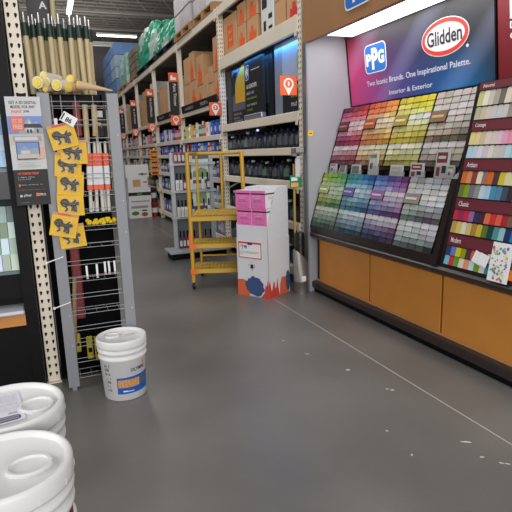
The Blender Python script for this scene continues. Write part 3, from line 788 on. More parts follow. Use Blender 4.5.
def lamp_area(name,loc,rot,sx,sy,e,col=(1,1,1)):
    l=bpy.data.lights.new(name,'AREA'); l.shape='RECTANGLE'; l.size=sx; l.size_y=sy; l.energy=e; l.color=col
    o=bpy.data.objects.new(name,l); C.objects.link(o); o.location=loc; o.rotation_euler=rot; return o
lamp_area('blue_strip_lamp',(2.50,6.05,2.60),(0,radians(0),0),.06,2.2,7,(.05,.35,1.))
tag(MB().lathe([(0,-.015),(.016,-.006),(.016,.006),(0,.015)],10,0).build('led_spot',mat('led_violet',(120,110,255),.5,emit=6.),None,T(2.56,6.24,1.745)),'small violet blue lamp glowing under the display shelf','light')

# dark paint bottles on bay one shelves
def bottle_mesh(kind):
    b=MB()
    if kind=='jug':
        b.lathe([(0,0),(.066,0),(.070,.01),(.070,.15),(.060,.175),(.03,.19),(.028,.205)],14,0); b.lathe([(.030,.205),(.030,.232),(0,.234)],12,1)
        for a in (-2.2,): 
            vs=[]; 
            for i in range(7):
                t=pi+radians(-45+15*i); vs+= [(.0712*cos(t),.0712*sin(t),.035),(.0712*cos(t),.0712*sin(t),.13)]
            b.add(vs,[(2*i,2*i+2,2*i+3,2*i+1) for i in range(6)],2)
    if kind=='can':
        b.lathe([(0,0),(.05,0),(.052,.004),(.052,.15),(.05,.155),(.044,.155),(.042,.15),(0,.15)],14,0); b.lathe([(.0525,.05),(.0525,.11)],14,2)
    if kind=='spray':
        b.lathe([(0,0),(.033,0),(.034,.005),(.034,.16),(.026,.175)],12,0); b.lathe([(.027,.172),(.026,.21),(.02,.225),(0,.225)],12,1); b.lathe([(.0345,.05),(.0345,.12)],12,2)
    if kind=='box':
        b.box(-.05,.05,-.055,.055,0,.19,0,None,.003); b.rect(-.045,.045,.06,.12,0,2,frame((-.0505,0,0),(0,-1,0),(0,0,1))); b.rect(-.03,.03,.14,.16,0,1,frame((-.0505,0,0),(0,-1,0),(0,0,1)))
    if kind=='bag':
        b.box(-.03,.03,-.09,.09,0,.17,0,None,.02); b.box(-.02,.02,-.085,.085,.17,.20,0,None,.005); b.poly(ell(0,.085,.05,.04,14),.0305,1,frame((0,0,0),(0,-1,0),(0,0,1)))
    return b
labw=mat('label_pale',(190,190,186),.6)
labg=mat('label_grey',(74,78,86),.6)
def proto(kind,name,cat,grp,l=None):
    o=bottle_mesh(kind).build(name,[OCb,black if kind=='jug' else white2,l or labw]); tag(o,'x',cat,grp); return Proto(o)
jug=proto('jug','paint_bottle','paint bottle','dark paint bottles beside the grey partition',labg)
o_=bottle_mesh('jug').build('paint_bottle',[OCb,mat('cap_pale',(176,180,178),.5),mat('label_green',(96,120,110),.6)]); tag(o_,'x','paint bottle','dark paint bottles beside the grey partition'); jug2=Proto(o_)
for s,(z,nm) in enumerate(((1.51,'top'),(1.15,'middle'),(.70,'lower'),(.20,'bottom'))):
    for k in range(15):
        y=7.30-k*.158+rnd.uniform(-.01,.01)
        if s==1 and k>12: continue
        c=(24,26,36) if rnd.random()<.7 else (30,36,60)
        (jug2 if rnd.random()<.28 else jug).put(T(2.60,y,z,rnd.uniform(-.6,.6))@Matrix.Diagonal((1,1,rnd.choice((.86,.93,1.0)),1)),'dark paint bottle, %s from the left on the %s bottle shelf'%(ORD[k],nm),(*lin(c),1))
# other bays
P={k:proto(k,{'can':'paint_can','spray':'spray_can','box':'product_box','bag':'product_bag'}[k],{'can':'can','spray':'spray can','box':'box','bag':'bag'}[k],'products on the racking shelves') for k in ('can','spray','box','bag')}
PAL={1:[[(40,70,190),(200,60,40),(220,120,40),(40,120,60),(230,200,60),(240,240,236)],[(40,90,190),(60,110,200),(220,60,60),(60,60,60)],[(120,120,124),(60,90,170),(200,200,200)],[(180,184,190),(120,130,150)]],
     2:[[(50,60,180),(200,196,206),(200,60,80)],[(40,60,180),(50,70,190),(90,80,150)],[(120,120,130),(40,60,160)],[(60,70,150),(120,120,140)]]}
def pal(b,s):
    if b in PAL: return PAL[b][min(s,3)]
    return [[(214,212,210),(190,190,190),(220,80,120),(90,92,96)],[(206,206,204),(120,122,126),(210,90,50)],[(220,220,216),(150,150,150),(70,72,76)],[(222,222,220),(170,120,80),(60,90,70)]][min(s,3)]
for b in range(1,7):
    for s,(z0,z1) in enumerate(levels(b)[1:]):
        y=YB[b]+.12; k=0
        kinds=['can','spray','box','bag']
        while y<YB[b+1]-.16 and k<14:
            kd=rnd.choice(kinds); 
            if b==1 and s==0 and k<3: kd='bag'
            c=rnd.choice(pal(b,s))
            if b==1 and s==0 and k<3: c=(40,90,200)
            c=tuple(max(10,min(245,v+rnd.uniform(-15,15))) for v in c)
            gap=(levels(b)[s][0]-z1); half={'can':.055,'spray':.037,'box':.058,'bag':.093}[kd]
            y+=half
            sc=rnd.uniform(.95,1.25) if s!=0 or b>1 else 1.15
            if b>1: sc*=1.1
            sc=min(sc,(gap-.02)/{'can':.156,'spray':.226,'box':.191,'bag':.201}[kd])
            pr_=P[kd].put(T(2.545,y,z1,rnd.uniform(-.1,.1))@Matrix.Diagonal((1,1,sc,1)),'%s %s, %s from near end, shelf %s, %s'%(cname(c),{'can':'can','spray':'spray can','box':'product box','bag':'product bag'}[kd],ORD[k],NUM[s],BAYN[b]),(*lin(c),1))
            y+=half+.02+rnd.uniform(0,.03); k+=1
        # second half of a long shelf: bigger boxes
        j=0
        while y<YB[b+1]-.35:
            w=rnd.uniform(.2,.34); h=min(rnd.uniform(.16,.26), levels(b)[s][0]-z1-.02); c=rnd.choice(pal(b,s))
            q=MB().box(0,.2,-w/2,w/2,0,h,0,None,.004); q.rect(-w*.35,w*.35,h*.3,h*.7,.001,1,frame((0,0,0),(0,-1,0),(0,0,1)))
            tag(q.build('product_carton',[mat('pc_%d_%d_%d'%c,c,.5),labw],None,T(2.51,y+w/2,z1)),'%s carton, %s among larger boxes, shelf %s, %s'%(cname(c),ORD[j],NUM[s],BAYN[b]),'box','larger boxes on the racking shelves')
            y+=w+.03; j+=1
# orange strip of packs hanging at the fourth post
os_=thing('clip_strip','tall orange clip strip of packets hanging at the fourth rack post','packet strip',frame((2.27,12.20,1.02),(1,0,0),(0,0,1)))
MB().box(.085,.105,0,.62,-.01,0).build('strip',white2,os_)
for k in range(5): MB().box(0,.19,k*.12,k*.12+.105,0,.02,0,None,.006).rect(.03,.16,k*.12+.03,k*.12+.07,.021,1).build('packet',[mat('packet_orange',(224,138,30),.5),blackp],os_)
# green pack, yellow stick and pouches at the first post
g=thing('green_package','small green and orange package hanging on the first rack post','package',frame((2.31,4.775,1.10),(1,0,0),(0,0,1)))
MB().box(0,.125,0,.125,-.03,0,0,None,.004).rect(.0,.085,.005,.05,.001,1).rect(.005,.075,.07,.105,.001,2).build('pack',[mat('green_pack',(24,130,76),.5),mat('pack_orange',(224,160,90),.6),paper],g)
MB().path([(.11,.14,-.02),(.17,.14,-.03),(.17,.14,-.045)],.004,6).path([(.11,.12,-.02),(.11,.14,-.02)],.003,6).build('hook',wire,g)
q=MB(); q.box(2.352,2.374,4.803,4.813,.0,1.34)
tag(q.build('yardstick',mat('yardstick',(168,138,70),.6)),'thin yellow wooden yardstick hanging behind the green package','yardstick')
tag(MB().box(2.36,2.42,4.755,4.785,1.20,1.40,0,None,.012).box(2.375,2.405,4.76,4.78,1.40,1.44).build('pouch',mat('clear_pouch',(196,198,200),.2)),'clear white pouch hanging above the green package','pouch')
q=MB().box(0,.14,0,.10,-.10,0,0,None,.004)
tag(MB().box(2.33,2.43,4.76,4.80,1.42,1.46).box(2.33,2.335,4.70,4.80,1.46,1.50).box(2.425,2.43,4.70,4.80,1.46,1.50).box(2.33,2.43,4.70,4.705,1.46,1.50).box(2.33,2.43,4.70,4.80,1.455,1.46).build('wire_tray',wire),'small wire tray on the first rack post above the pouch','tray')

# ------------------------------------------------------------ roller display stand
st=thing('display_stand','grey metal display stand of paint rollers behind the yellow ladder','display stand',T(1.50,7.0,0))
MB().box(0,.88,0,.42,.09,.125,0,None,.006).build('base_deck',mat('deck_light',(150,152,156),.5),st)
MB().box(.04,.84,.05,.40,0,.09).build('toe_kick',black,st)
for x in (.14,.72): MB().box(x,x+.055,.33,.38,.125,1.5).build('upright',mat('stand_grey',(176,180,182),.45,.3),st)
MB().box(.195,.72,.36,.37,.125,1.5).build('back_panel',mat('stand_back',(96,98,102),.6),st)
for z in (.55,.93,1.32): MB().box(.12,.80,.28,.36,z,z+.035).build('shelf_rail',mat('stand_grey',(176,180,182),.45,.3),st)
for za,zb in ((1.10,1.40),(.72,1.05)): MB().box(.45,.71,.335,.345,za,zb).build('poster_card',mat('poster_pale',(204,214,204),.6),st)
MB().poly([(.47,1.14),(.69,1.14),(.69,1.24),(.6,1.28),(.47,1.22)],0,0,Matrix(((1,0,0,0),(0,0,-1,.334),(0,1,0,0),(0,0,0,1)))).build('poster_picture',mat('poster_green',(126,150,110),.6),st); MB().box(.5,.66,.333,.335,.76,.98).build('poster_picture',mat('poster_green',(126,150,110),.6),st)
rp=thing('roller_pack','x','roller pack',T(0,0,0),'roller packs on the grey stand')
MB().box(-.022,.022,-.02,.02,0,.15,0,None,.006).build('sleeve',OCb,rp)
MB().tube((0,0,.15),(0,0,.25),.011,8).build('handle',black,rp)
MB().box(-.018,.018,-.024,-.02,.03,.11).build('sleeve_label',labw,rp)
rpP=Proto(rp); n=0
for r_,z in enumerate((.13,.58,.965)):
    for k in range(7):
        c=rnd.choice([(214,212,206),(150,40,60),(60,60,90),(206,200,190),(120,40,50),(220,220,220)])
        rpP.put(T(1.50+.215+k*.052 if k<5 else 1.50+.22+k*.075,7.26,z),'%s roller pack, %s from the left on the %s row of the stand'%(cname(c),ORD[k],['bottom','middle','top'][r_]),(*lin(c),1)); n+=1
for k in range(5):
    c=[(150,50,70),(190,60,80),(70,60,110),(90,70,120),(200,190,190)][k]
    rpP.put(T(1.50+.20+k*.055,7.24,1.355),'%s roller pack, %s from the left along the stand top rail'%(cname(c),ORD[k]),(*lin(c),1))

# ------------------------------------------------------------ yellow rolling ladder
LM=T(1.395,5.40,0,radians(-22))
la=thing('rolling_ladder','yellow steel rolling step ladder with hand rails behind the white carton','ladder',LM)
W=.60; D=.62
def bar(p0,p1,w=.034):
    return MB().tube(p0,p1,w/2,10)
fl=MB().tube((0,0,.06),(0,0,1.475),.022,10); fl.build('front_post',yellow,la)
MB().tube((W,0,.06),(W-.02,0,1.475),.022,10).build('front_post',yellow,la)
MB().tube((.03,D,.04),(.03,D,1.475),.016,10).build('rear_post',yellow,la)
MB().tube((W-.03,D,.04),(W-.03,D,1.475),.016,10).build('rear_post',yellow,la)
MB().tube((W*.53,D,.80),(W*.53,D,1.475),.016,10).build('rear_post',yellow,la)
MB().path([(W-.02,0,1.475),(W-.03,D,1.475),(.03,D,1.475),(0,0,1.475)],.02,10).build('hand_rail',yellow,la)
for z,y0,y1,nm in ((.80,-.02,D,'platform'),(.50,-.02,.30,'tread'),(.22,-.02,.30,'tread')):
    q=MB().box(0,W,y0,y1,z,z+.02,0,None,.004).box(0,W,y0,y0+.018,z-.045,z+.02,0,None,.004).box(0,W,y1-.018,y1,z-.04,z,0)
    k=0
    for i in range(14):
        for j in range(3 if nm=='tread' else 6):
            q.box(.03+i*.04,.05+i*.04,y0+.05+j*.085,y0+.06+j*.085,z+.02,z+.025)
    q.build(nm,mat('ladder_tread',(190,152,54),.5),la)
MB().box(-.025,.05,-.030,-.021,.45,.51)  .box(-.026,.0,-.028,-.02,.45,.62).build('safety_tape',mat('tape_orange',(222,104,36),.5),la)
MB().box(-.025,.05,-.030,-.021,.17,.23).build('safety_tape',mat('tape_orange',(222,104,36),.5),la)
MB().tube((.03,D,.25),(W-.03,D,.25),.013,8).tube((0,0,.16),(.03,D,.16),.012,8).tube((W,0,.16),(W-.03,D,.16),.012,8).build('cross_bar',yellow,la)
for x,y in ((0,0),(W,0),(.03,D),(W-.03,D)):
    MB().box(x-.024,x-.018,y-.02,y+.02,.03,.09).box(x+.018,x+.024,y-.02,y+.02,.03,.09).box(x-.024,x+.024,y-.02,y+.02,.085,.095).build('caster_fork',steel,la)
    MB().tube((x-.016,y,.04),(x+.016,y,.04),.04,14,m=0).build('wheel',rubber,la.children[-1])

# ------------------------------------------------------------ white floor display carton with pink boxes
ang=atan2(-.857,.514); BMx=T(1.757,4.957,0,ang)
bx=thing('display_carton','white cardboard floor display with colour splashes and red framed price sign','display box',BMx)
wcard=mat('white_card',(206,206,211),.65)
Wd,Dp=.402,.385
q=MB(); 
for a in (0,1):  # hollow tray
    pass
q.box(0,Wd,0,.006,0,.61).box(0,Wd,Dp-.006,Dp,0,.61).box(0,.006,0,Dp,0,.61).box(Wd-.006,Wd,0,Dp,0,.61).box(0,Wd,0,Dp,0,.01)
F=frame((0,-.0015,0),(1,0,0),(0,0,1)); G=frame((Wd+.0015,0,0),(0,1,0),(0,0,1))
def blob(cx,cy,a,b,n=22,seed=1,j=.12):
    r=random.Random(seed); return [(cx+a*(1+r.uniform(-j,j))*cos(2*pi*i/n),max(.001,cy+b*(1+r.uniform(-j,j))*sin(2*pi*i/n))) for i in range(n)]
q.poly([(0,0.001),(.16,.001),(.15,.12),(.11,.17),(.05,.175),(0,.165)],0,1,F)
q.poly([(.30,.001),(.402,.001),(.402,.13),(.393,.205),(.380,.13),(.365,.15),(.35,.06)],.0003,2,F)
q.poly(blob(.225,.115,.118,.10,30,3,.14),.0007,3,F)
q.poly(ell(.245,.205,.006,.008,8),.0007,4,F)
q.poly([(0,.001),(.19,.001),(.17,.08),(.15,.20),(.13,.10),(.11,.09),(.10,.16),(.085,.17),(.06,.09),(.045,.07),(.02,.19),(0,.14)],0,2,G)
q.poly([(.19,.001),(.36,.001),(.35,.20),(.29,.18),(.23,.19),(.20,.12)],.0004,1,G)
q.poly(blob(.345,.13,.04,.11,20,5,.06)[:],.0008,3,G)
# shield emblem
q.poly([(.165,.30),(.175,.345),(.215,.35),(.225,.30),(.205,.29),(.195,.255),(.19,.29)],.0004,5,F); q.poly([(.178,.305),(.18,.338),(.21,.342),(.215,.308),(.195,.298)],.0008,4,F); q.rect(.15,.16,.32,.345,.0004,5,F); q.rect(.225,.235,.31,.345,.0004,5,F); q.rect(.175,.215,.365,.37,.0004,5,F)
q.build('tray',[wcard,mat('splash_orange',(204,94,58),.6),mat('splash_red',(196,60,48),.6),mat('splash_blue',(54,74,118),.6),blackp,mat('emblem_grey',(170,170,174),.6)],bx)
q=MB(); e=.004
q.box(e,Wd-e,e,e+.005,.02,.745)
for x in (e,Wd-e-.005):
    pts=[(e,.02),(Dp-e,.02),(Dp-e,1.125),(.17,1.12),(e,.745)]
    q.add([(x,y,z) for y,z in pts]+[(x+.005,y,z) for y,z in pts],[(0,1,2,3,4),(9,8,7,6,5)]+[(i,(i+1)%5,5+(i+1)%5,5+i) for i in range(5)])
q.box(e,Wd-e,Dp-e-.005,Dp-e,.02,1.125).box(e,Wd-e,e,Dp-e,.548,.556)
q.build('inner_sleeve',wcard,bx)
q=MB(); q.box(.032,.325,-.006,-.002,.405,.575,0); F2=frame((0,-.0065,0),(1,0,0),(0,0,1))
q.rect(.032,.325,.405,.415,0,1,F2); q.rect(.032,.325,.555,.575,0,1,F2); q.rect(.032,.042,.405,.575,0,1,F2); q.rect(.315,.325,.405,.575,0,1,F2); q.rect(.15,.21,.545,.57,.0008,3,F2)
q.text('7',.072,.49,.022,.052,.0008,2,F2,.02); q.text('98',.100,.505,.044,.036,.0008,2,F2,.02); q.text('$',.054,.515,.012,.025,.0008,2,F2); q.rect(.165,.175,.525,.535,.0008,4,F2)
q.scribble(.055,.47,.24,.011,.0008,4,F2,seed=5); q.scribble(.055,.458,.22,.009,.0008,2,F2,seed=6); q.scribble(.055,.442,.03,.009,.0008,2,F2,seed=7)
tag(q.build('price_sign',[paper,red,blackp,mat('sign_navy',(40,40,90),.5),mat('sign_rust',(190,110,80),.6)],bx),'red framed price card')
pk=thing('pink_box','x','box',T(0,0,0),'pink fronted boxes in the white floor display')
w_,d_,h_=.186,.18,.176
q=MB().box(0,w_,0,d_,0,h_,0,None,.002)
Fp=frame((0,-.0012,0),(1,0,0),(0,0,1))
q.build('carton',[mat('pink_box_white',(222,220,224),.6)],pk)
q=MB(); q.rect(0,w_,0,h_,0,0,Fp); q.rect(.01,w_,h_-.04,h_-.026,.0006,1,Fp); q.scribble(.03,.115,.11,.014,.0006,2,Fp,seed=61); q.scribble(.05,.093,.08,.014,.0006,2,Fp,seed=62); q.scribble(.045,.075,.09,.009,.0006,1,Fp,seed=63); q.scribble(.03,.06,.13,.009,.0006,1,Fp,seed=64); q.scribble(.02,.03,.14,.012,.0006,3,Fp,seed=65); q.scribble(.05,.014,.1,.009,.0006,1,Fp,seed=66)
Gp=frame((w_+.0012,0,0),(0,1,0),(0,0,1)); q.rect(0,d_,h_-.040,h_-.026,0,1,Gp); q.scribble(.04,.105,.10,.012,0,3,Gp,seed=67); q.scribble(.04,.09,.10,.012,0,3,Gp,seed=68); q.poly([(.09,.03),(.105,.03),(.12,.08),(.11,.085),(.1,.06)],0,0,Gp)
q.build('front_print',[pink,blackp,mat('pink_pale',(236,190,216),.6),mat('pink_grey',(150,110,130),.6)],pk)
pkP=Proto(pk)
nmv={(0,0,0):'lower left pink fronted box in the white floor display',(1,0,0):'lower right pink fronted box in the white floor display',(0,1,0):'upper left pink fronted box in the white floor display',(1,1,0):'upper right pink fronted box in the white floor display',(0,1,1):'white topped box behind the upper left pink box',(1,1,1):'white topped box behind the upper right pink box',(0,0,1):'hidden lower box behind the lower left pink box',(1,0,1):'hidden lower box behind the lower right pink box'}
BZ=.556
q=MB().box(.012,Wd-.012,.012,Dp-.012,BZ,BZ+.185,0); q.build('riser',wcard,bx)
for (i,zz,j),lab in nmv.items():
    pkP.put(BMx@Matrix.Translation((.012+i*.191,.013-(.014 if zz and not j else 0)+j*.183,BZ+.187+zz*.179)),lab) if not (zz==0 and j==1) else pkP.put(BMx@Matrix.Translation((.012+i*.191,.013+.183,BZ+.187)),lab)

# ------------------------------------------------------------ steel bin with slanted top
bi=thing('steel_bin','small steel bin with slanted rim between the white carton and partition','bin',T(2.376,4.712,0))
n=28; r=.078; vs=[]; fs=[]
for i in range(n):
    a=2*pi*i/n; x=cos(a); 
    zt=.395-.075*x-(.03 if x>.5 else 0)*(x-.5)
    for (rr,z) in ((r,0),(r,.12),(r+.002,.122),(r+.002,.13),(r,.132),(r,zt),(r-.004,zt),(r-.004,.02)): vs.append((rr*cos(a),rr*sin(a),z))
k=8
for i in range(n):
    j=(i+1)%n
    for c in range(k-1): fs.append((i*k+c,j*k+c,j*k+c+1,i*k+c+1))
q=MB().add(vs,fs,0,None,True); q.lathe([(0,.02),(r,.02)],n,0)
q.build('body',steel,bi)
MB().box(-.03,.02,-.080,-.0775,.135,.19).build('sticker',paper,bi)
q=MB().tube((0,0,.02),(.004,.0,.60),.050,16,.052); q.tube((.004,0,.60),(.004,0,.64),.052,16,.044)
tag(q.build('bag_roll',mat('bag_black',(20,20,22),.35,bump=.3,nscale=30),None,T(2.366,4.715,.0)),'black rolled bag standing in the steel bin','bag')

# ------------------------------------------------------------ buckets
def rad(z): return .131+.018*z/.34
def make_bucket(label,M,decal,n=48,patch=None):
    t=thing('pail',label,'bucket',M@Matrix.Diagonal((.968,.968,1.055,1)),'white five gallon pails')
    pr_=[(0,.006),(.120,.006),(.124,0),(.131,.004)]
    pr_+=[(rad(.245),.245),(rad(.25)+.007,.249),(rad(.255)+.0075,.255),(rad(.262)+.007,.262),(rad(.263),.265),(rad(.283),.283),(rad(.285)+.008,.287),(rad(.295)+.0085,.295),(rad(.30)+.008,.302),(rad(.305),.305),(rad(.32),.335)]
    MB().lathe(pr_,n,0).build('body',white,t)
    l=[(.150,.318),(.156,.318),(.1575,.324),(.1575,.356),(.1545,.364),(.149,.3665),(.143,.364),(.140,.354),(.136,.3515),(0,.3515)]
    lo=MB().lathe(l,n,0)
    for i in range(12):
        a=2*pi*i/12; lo.box(-.0015,.0015,-.0008,.0008,.322,.336,0,T(.1578*cos(a),.1578*sin(a),0,a+pi/2))
    lo=lo.build('lid',white,t)
    return t,lo
def warp(a0,rofs=.0012):
    # x along the surface (metres to the right seen from outside), y height
    def w(x,y,z): 
        rr=rad(y)+rofs+z; a=a0+x/.138; return (rr*cos(a),rr*sin(a),y)
    return w
def patch(mb,a0,x0,x1,y0,y1,m,ofs=.0008,n=12,slope=0.):
    w=warp(a0,ofs); vs=[]
    for i in range(n+1):
        x=x0+(x1-x0)*i/n; vs+=[w(x,y0,0),w(x,y1+slope*i/n,0)]
    mb.add(vs,[(2*i,2*i+2,2*i+3,2*i+1) for i in range(n)],m,None,True)
def spout(lid,cx,cy,rot=0.,a=.045,b=.04):
    q=MB(); n=28
    for (s0,z0,s1,z1) in ((1.,.3515,.97,.3605),(.97,.3605,.84,.3605),(.84,.3605,.82,.3535),(.82,.3535,0.0,.3545)):
        vs=[(cx+a*s*cos(2*pi*i/n),cy+b*s*sin(2*pi*i/n),z) for s,z in ((s0,z0),(s1,z1)) for i in range(n)]
        q.add(vs,[(i,(i+1)%n,n+(i+1)%n,n+i) for i in range(n)],0,None,True)
    q.build('spout_cap',white,lid)
dirs=atan2(-3.06,-.325)   # toward the camera
t,lid=make_bucket('white lidded pail with blue and wood picture label beside the wire rack',T(.325,3.13,0),1)
spout(lid,-.05,.04)
q=MB().box(0,.07,0,.03,.3520,.3526,0,T(.03,.0,0,.15)); q.scribble(.005,.004,.06,.009,.353,1,T(.03,.0,0,.15),seed=3); q.scribble(.005,.017,.06,.009,.353,1,T(.03,.0,0,.15),seed=4); q.build('lid_print',[white2,mat('print_grey',(120,120,122),.6)],lid)
a0=dirs-.04
q=MB(); patch(q,a0,-.045,.19,.045,.145,0,slope=.008); patch(q,a0,-.04,.10,.085,.133,1,.0016); patch(q,a0,.105,.18,.088,.138,2,.0016)
for k in range(7): patch(q,a0,-.04+.02*k,-.037+.02*k,.086,.132,3,.0022,2)
patch(q,a0,.02,.06,.058,.062,5,.0016,4); patch(q,a0,-.01,.02,.058,.066,5,.0016,4)
q.text('OLYMPIC',.045,.178,.105,.022,.001,4,None,.02,warp(a0)); q.text('STAIN',.055,.158,.085,.013,.001,2,None,.0,warp(a0)) if False else q.scribble
for k in range(8): patch(q,a0,.05+k*.011,.058+k*.011,.158,.170,6,.0012,2)
vs=[warp(a0,.0015)(x,y,0) for x,y in ((.13,.21),(.142,.205),(.146,.22),(.138,.236),(.136,.222))]; q.add(vs,[(0,1,2,3,4)],7)
q.build('front_label',[mat('pail_blue',(24,84,168),.45),mat('pail_wood',(196,146,88),.55,noise=.15,nscale=60),mat('pail_slate',(70,88,116),.5),mat('pail_wood_line',(160,112,64),.6),mat('pail_black',(40,40,42),.6),paper,mat('pail_greyblue',(168,180,196),.6),mat('pail_flame',(214,96,40),.5)],t)
q=MB(); r2=random.Random(2)
for k in range(6):
    for j in range(7): 
        if r2.random()<.75: patch(q,a0,-.125+k*.007,-.120+k*.007,.06+j*.025,.06+j*.025+r2.uniform(.008,.02),0,.0012,1)
q.build('side_print',mat('pail_print',(110,110,112),.6),t)
# foreground stacks
bl_=[('white pail under the nearest pail at the bottom left corner',(-.163,1.235,0)),('white pail under the left pail with papers on its lid',(-.173,1.555,0))]
for lab,p in bl_: make_bucket(lab,T(*p),0)
H2=.3872
t,lid=make_bucket('nearest white pail with oval spout cap, top of the corner stack',T(-.163,1.235,H2),0)
spout(lid,.055,-.02,0,.055,.045)
q=MB(); patch(q,-.75,-.05,.30,.05,.235,0); patch(q,-.75,.02,.26,.12,.20,1,.0014); patch(q,-.75,-.03,.02,.07,.225,1,.0014); patch(q,-.75,.03,.24,.07,.10,2,.0014)
q.build('front_label',[mat('nl_maroon',(96,24,30),.5),mat('nl_yellow',(222,170,40),.5),blackp],t)
q=MB().box(-.06,-.035,-.05,-.045,.3516,.3522).box(-.05,-.03,-.03,-.027,.3516,.3522); q.build('lid_print',mat('nl_redprint',(120,50,40),.6),lid)
t,lid=make_bucket('white pail with papers on its lid, top of the stack behind',T(-.173,1.555,H2),0)
spout(lid,.078,-.015,0,.05,.05)
ps=MB(); Mp=T(-.085,-.105,.3720,.14)
ps.box(0,.135,0,.20,0,.0012,0); r2=random.Random(9)
for k in range(13):
    if r2.random()<.85: ps.scribble(.008,.075+k*.0088,.118,.0048,.0016,1,None,seed=100+k,fill=.5)
ps.rect(.095,.118,.05,.062,.0016,1); ps.poly(rrect(.0,.125,.008,.04,.012),.0015,2); ps.poly(rrect(.01,.12,.014,.022,.003),.002,3); ps.poly(rrect(.01,.12,.027,.034,.003),.002,3)
tag(ps.build('paper_sheet',[mat('sheet_white',(214,214,224),.7),mat('sheet_text',(166,166,180),.7),mat('sheet_band',(84,78,104),.6),mat('sheet_band2',(150,146,166),.6)],None,T(-.173,1.555,H2)@Mp),'printed white sheet with dark band lying on a pail lid','paper')

# ------------------------------------------------------------ left side: post, paint display, wire rack
lp=thing('rack_post','cream perforated steel rack post beside the wire rack','rack post',T(-.137,3.50,0))
q=MB().box(0,.087,0,.006,0,3.1).box(0,.006,0,.07,0,3.1).box(.081,.087,0,.07,0,3.1)
holes(q,.0435,.06,3.08,.0015,1,frame((0,0,0),(1,0,0),(0,0,1)),dx=.020,s=1.15)
q.build('column',[cream,holem],lp)
MB().box(-.003,.09,-.03,.0,0,.008).build('base_plate',cream,lp)
# black paint colour display
ld=thing('paint_display','black paint colour display with wood strip at the left edge','display',T(0,0,0))
MB().box(-.215,-.142,3.40,3.95,0,2.9).build('side_panel',black,ld)
MB().box(-1.2,-.215,3.9,3.95,0,2.9).build('back_panel',black,ld)
MB().box(-1.2,-.215,3.42,3.9,0,.45).build('cabinet',black,ld)
MB().box(-1.2,-.215,3.395,3.42,.452,.528).build('wood_strip',mat('strip_wood',(196,132,62),.5,noise=.06,nscale=4),ld)
MB().box(-1.2,-.215,3.36,3.9,.53,.555,0,None,.008).build('counter',mat('counter_white',(200,204,212),.25),ld)
MB().box(-1.2,-.215,3.44,3.62,.62,.77).build('glass_base',black,ld)
MB().box(-1.2,-.215,3.42,3.72,1.24,1.40).build('middle_shelf',mat('shelf_dark',(34,36,40),.4),ld)
MB().box(-1.2,-.215,3.40,3.9,1.92,2.9).build('header',black,ld)
MB().box(-1.2,-.215,3.86,3.9,.77,1.92).build('backing',mat('backing_slate',(60,70,76),.5),ld)
MB().box(-1.2,-.215,3.55,3.9,.556,.62).build('riser',black,ld)
q=MB(); q.prism(card_outline(.044,.10,.006),0,.004); q.box(-.001,.045,-.006,.0,0,.03)
lc=q.build('sample_card',OCb); tag(lc,'x','sample card','sample cards in the black display'); lcP=Proto(lc)
for tier,(z0,nr,cols,nm) in enumerate(((.80,4,[(176,200,184),(150,186,176),(205,226,230),(120,156,128)],'lower'),(1.43,5,[(168,204,224),(190,218,230),(140,180,210),(206,226,234)],'upper'))):
    for r_ in range(nr):
        for k in range(6):
            c=cols[(r_+k)%4]; c=tuple(max(5,min(245,v+rnd.uniform(-14,14))) for v in c)
            M=frame((-.262-k*.047,3.46+.045*r_ ,z0+r_*.095),(1,0,0),(0,.25,1))
            lcP.put(M,'%s sample card, %s from right, row %s, %s tier of black display'%(cname(c),ORD[k],NUM[r_],nm),(*lin(c),1))
    for r_ in range(nr):
        MB().box(-.52,-.216,3.465+.045*r_,3.49+.045*r_,(z0+r_*.095-.03) if r_ else z0-.03,z0+r_*.095).build('card_step',mat('card_step',(110,130,136),.4),ld)
# poster in front of the post
po=thing('poster','black and white poster with house picture hanging on the rack post','poster',frame((-.177,3.29,1.208),(1,0,0),(0,0,1)))
q=MB().box(0,.184,0,.612,-.005,0,0)
Wp=.184
q.rect(0,Wp,0,.205,.0012,1); q.rect(0,Wp,.36,.505,.0012,2)
q.rect(0,Wp,.345,.405,.002,3)                                   # pale ground / driveway
q.poly([(.055,.405),(.184,.405),(.184,.45),(.15,.475),(.135,.46),(.115,.495),(.085,.465),(.07,.45),(.055,.45)],.0026,4)
q.poly([(.09,.425),(.115,.484),(.14,.425)],.0032,0); q.poly([(.06,.448),(.072,.462),(.17,.462),(.184,.445),(.184,.44),(.06,.44)],.0034,5)
q.rect(.02,.17,.365,.395,.0030,6); q.rect(.03,.15,.37,.39,.0034,0)
for x in (.098,.115,.150): q.rect(x,x+.010,.412,.432,.0038,5)
# tablet with smaller house
q.rect(.03,.155,.262,.362,.004,5); q.rect(.034,.150,.268,.358,.0045,2); q.rect(.034,.150,.268,.292,.005,3); q.poly([(.05,.292),(.05,.315),(.075,.34),(.10,.318),(.14,.33),(.148,.31),(.148,.292)],.0052,4); q.rect(.055,.10,.295,.312,.0055,0)
q.poly([(.12,.258),(.18,.27),(.184,.34),(.16,.33),(.15,.27)],.006,7)
q.text('GET A 3D DIGITAL',.018,.572,.145,.016,.0015,5,None,.02); q.text('MODEL FOR ANY',.026,.548,.128,.016,.0015,5,None,.02)
q.text('PAINT',.028,.522,.055,.016,.0015,8,None,.03); q.text('JOB',.09,.522,.03,.016,.0015,5,None,.02)
q.rect(.02,.085,.425,.502,.0042,8); q.text('1ST 3D',.026,.466,.053,.024,.005,0,None,.015); q.text('FREE',.028,.434,.05,.024,.005,0,None,.015)
for k,y in enumerate((.243,.234,.226,.213,.221,.2555)):
    q.scribble(.03,y-.02+.02,.10 if k%2 else .12,.0045,.0015,6,None,seed=70+k)
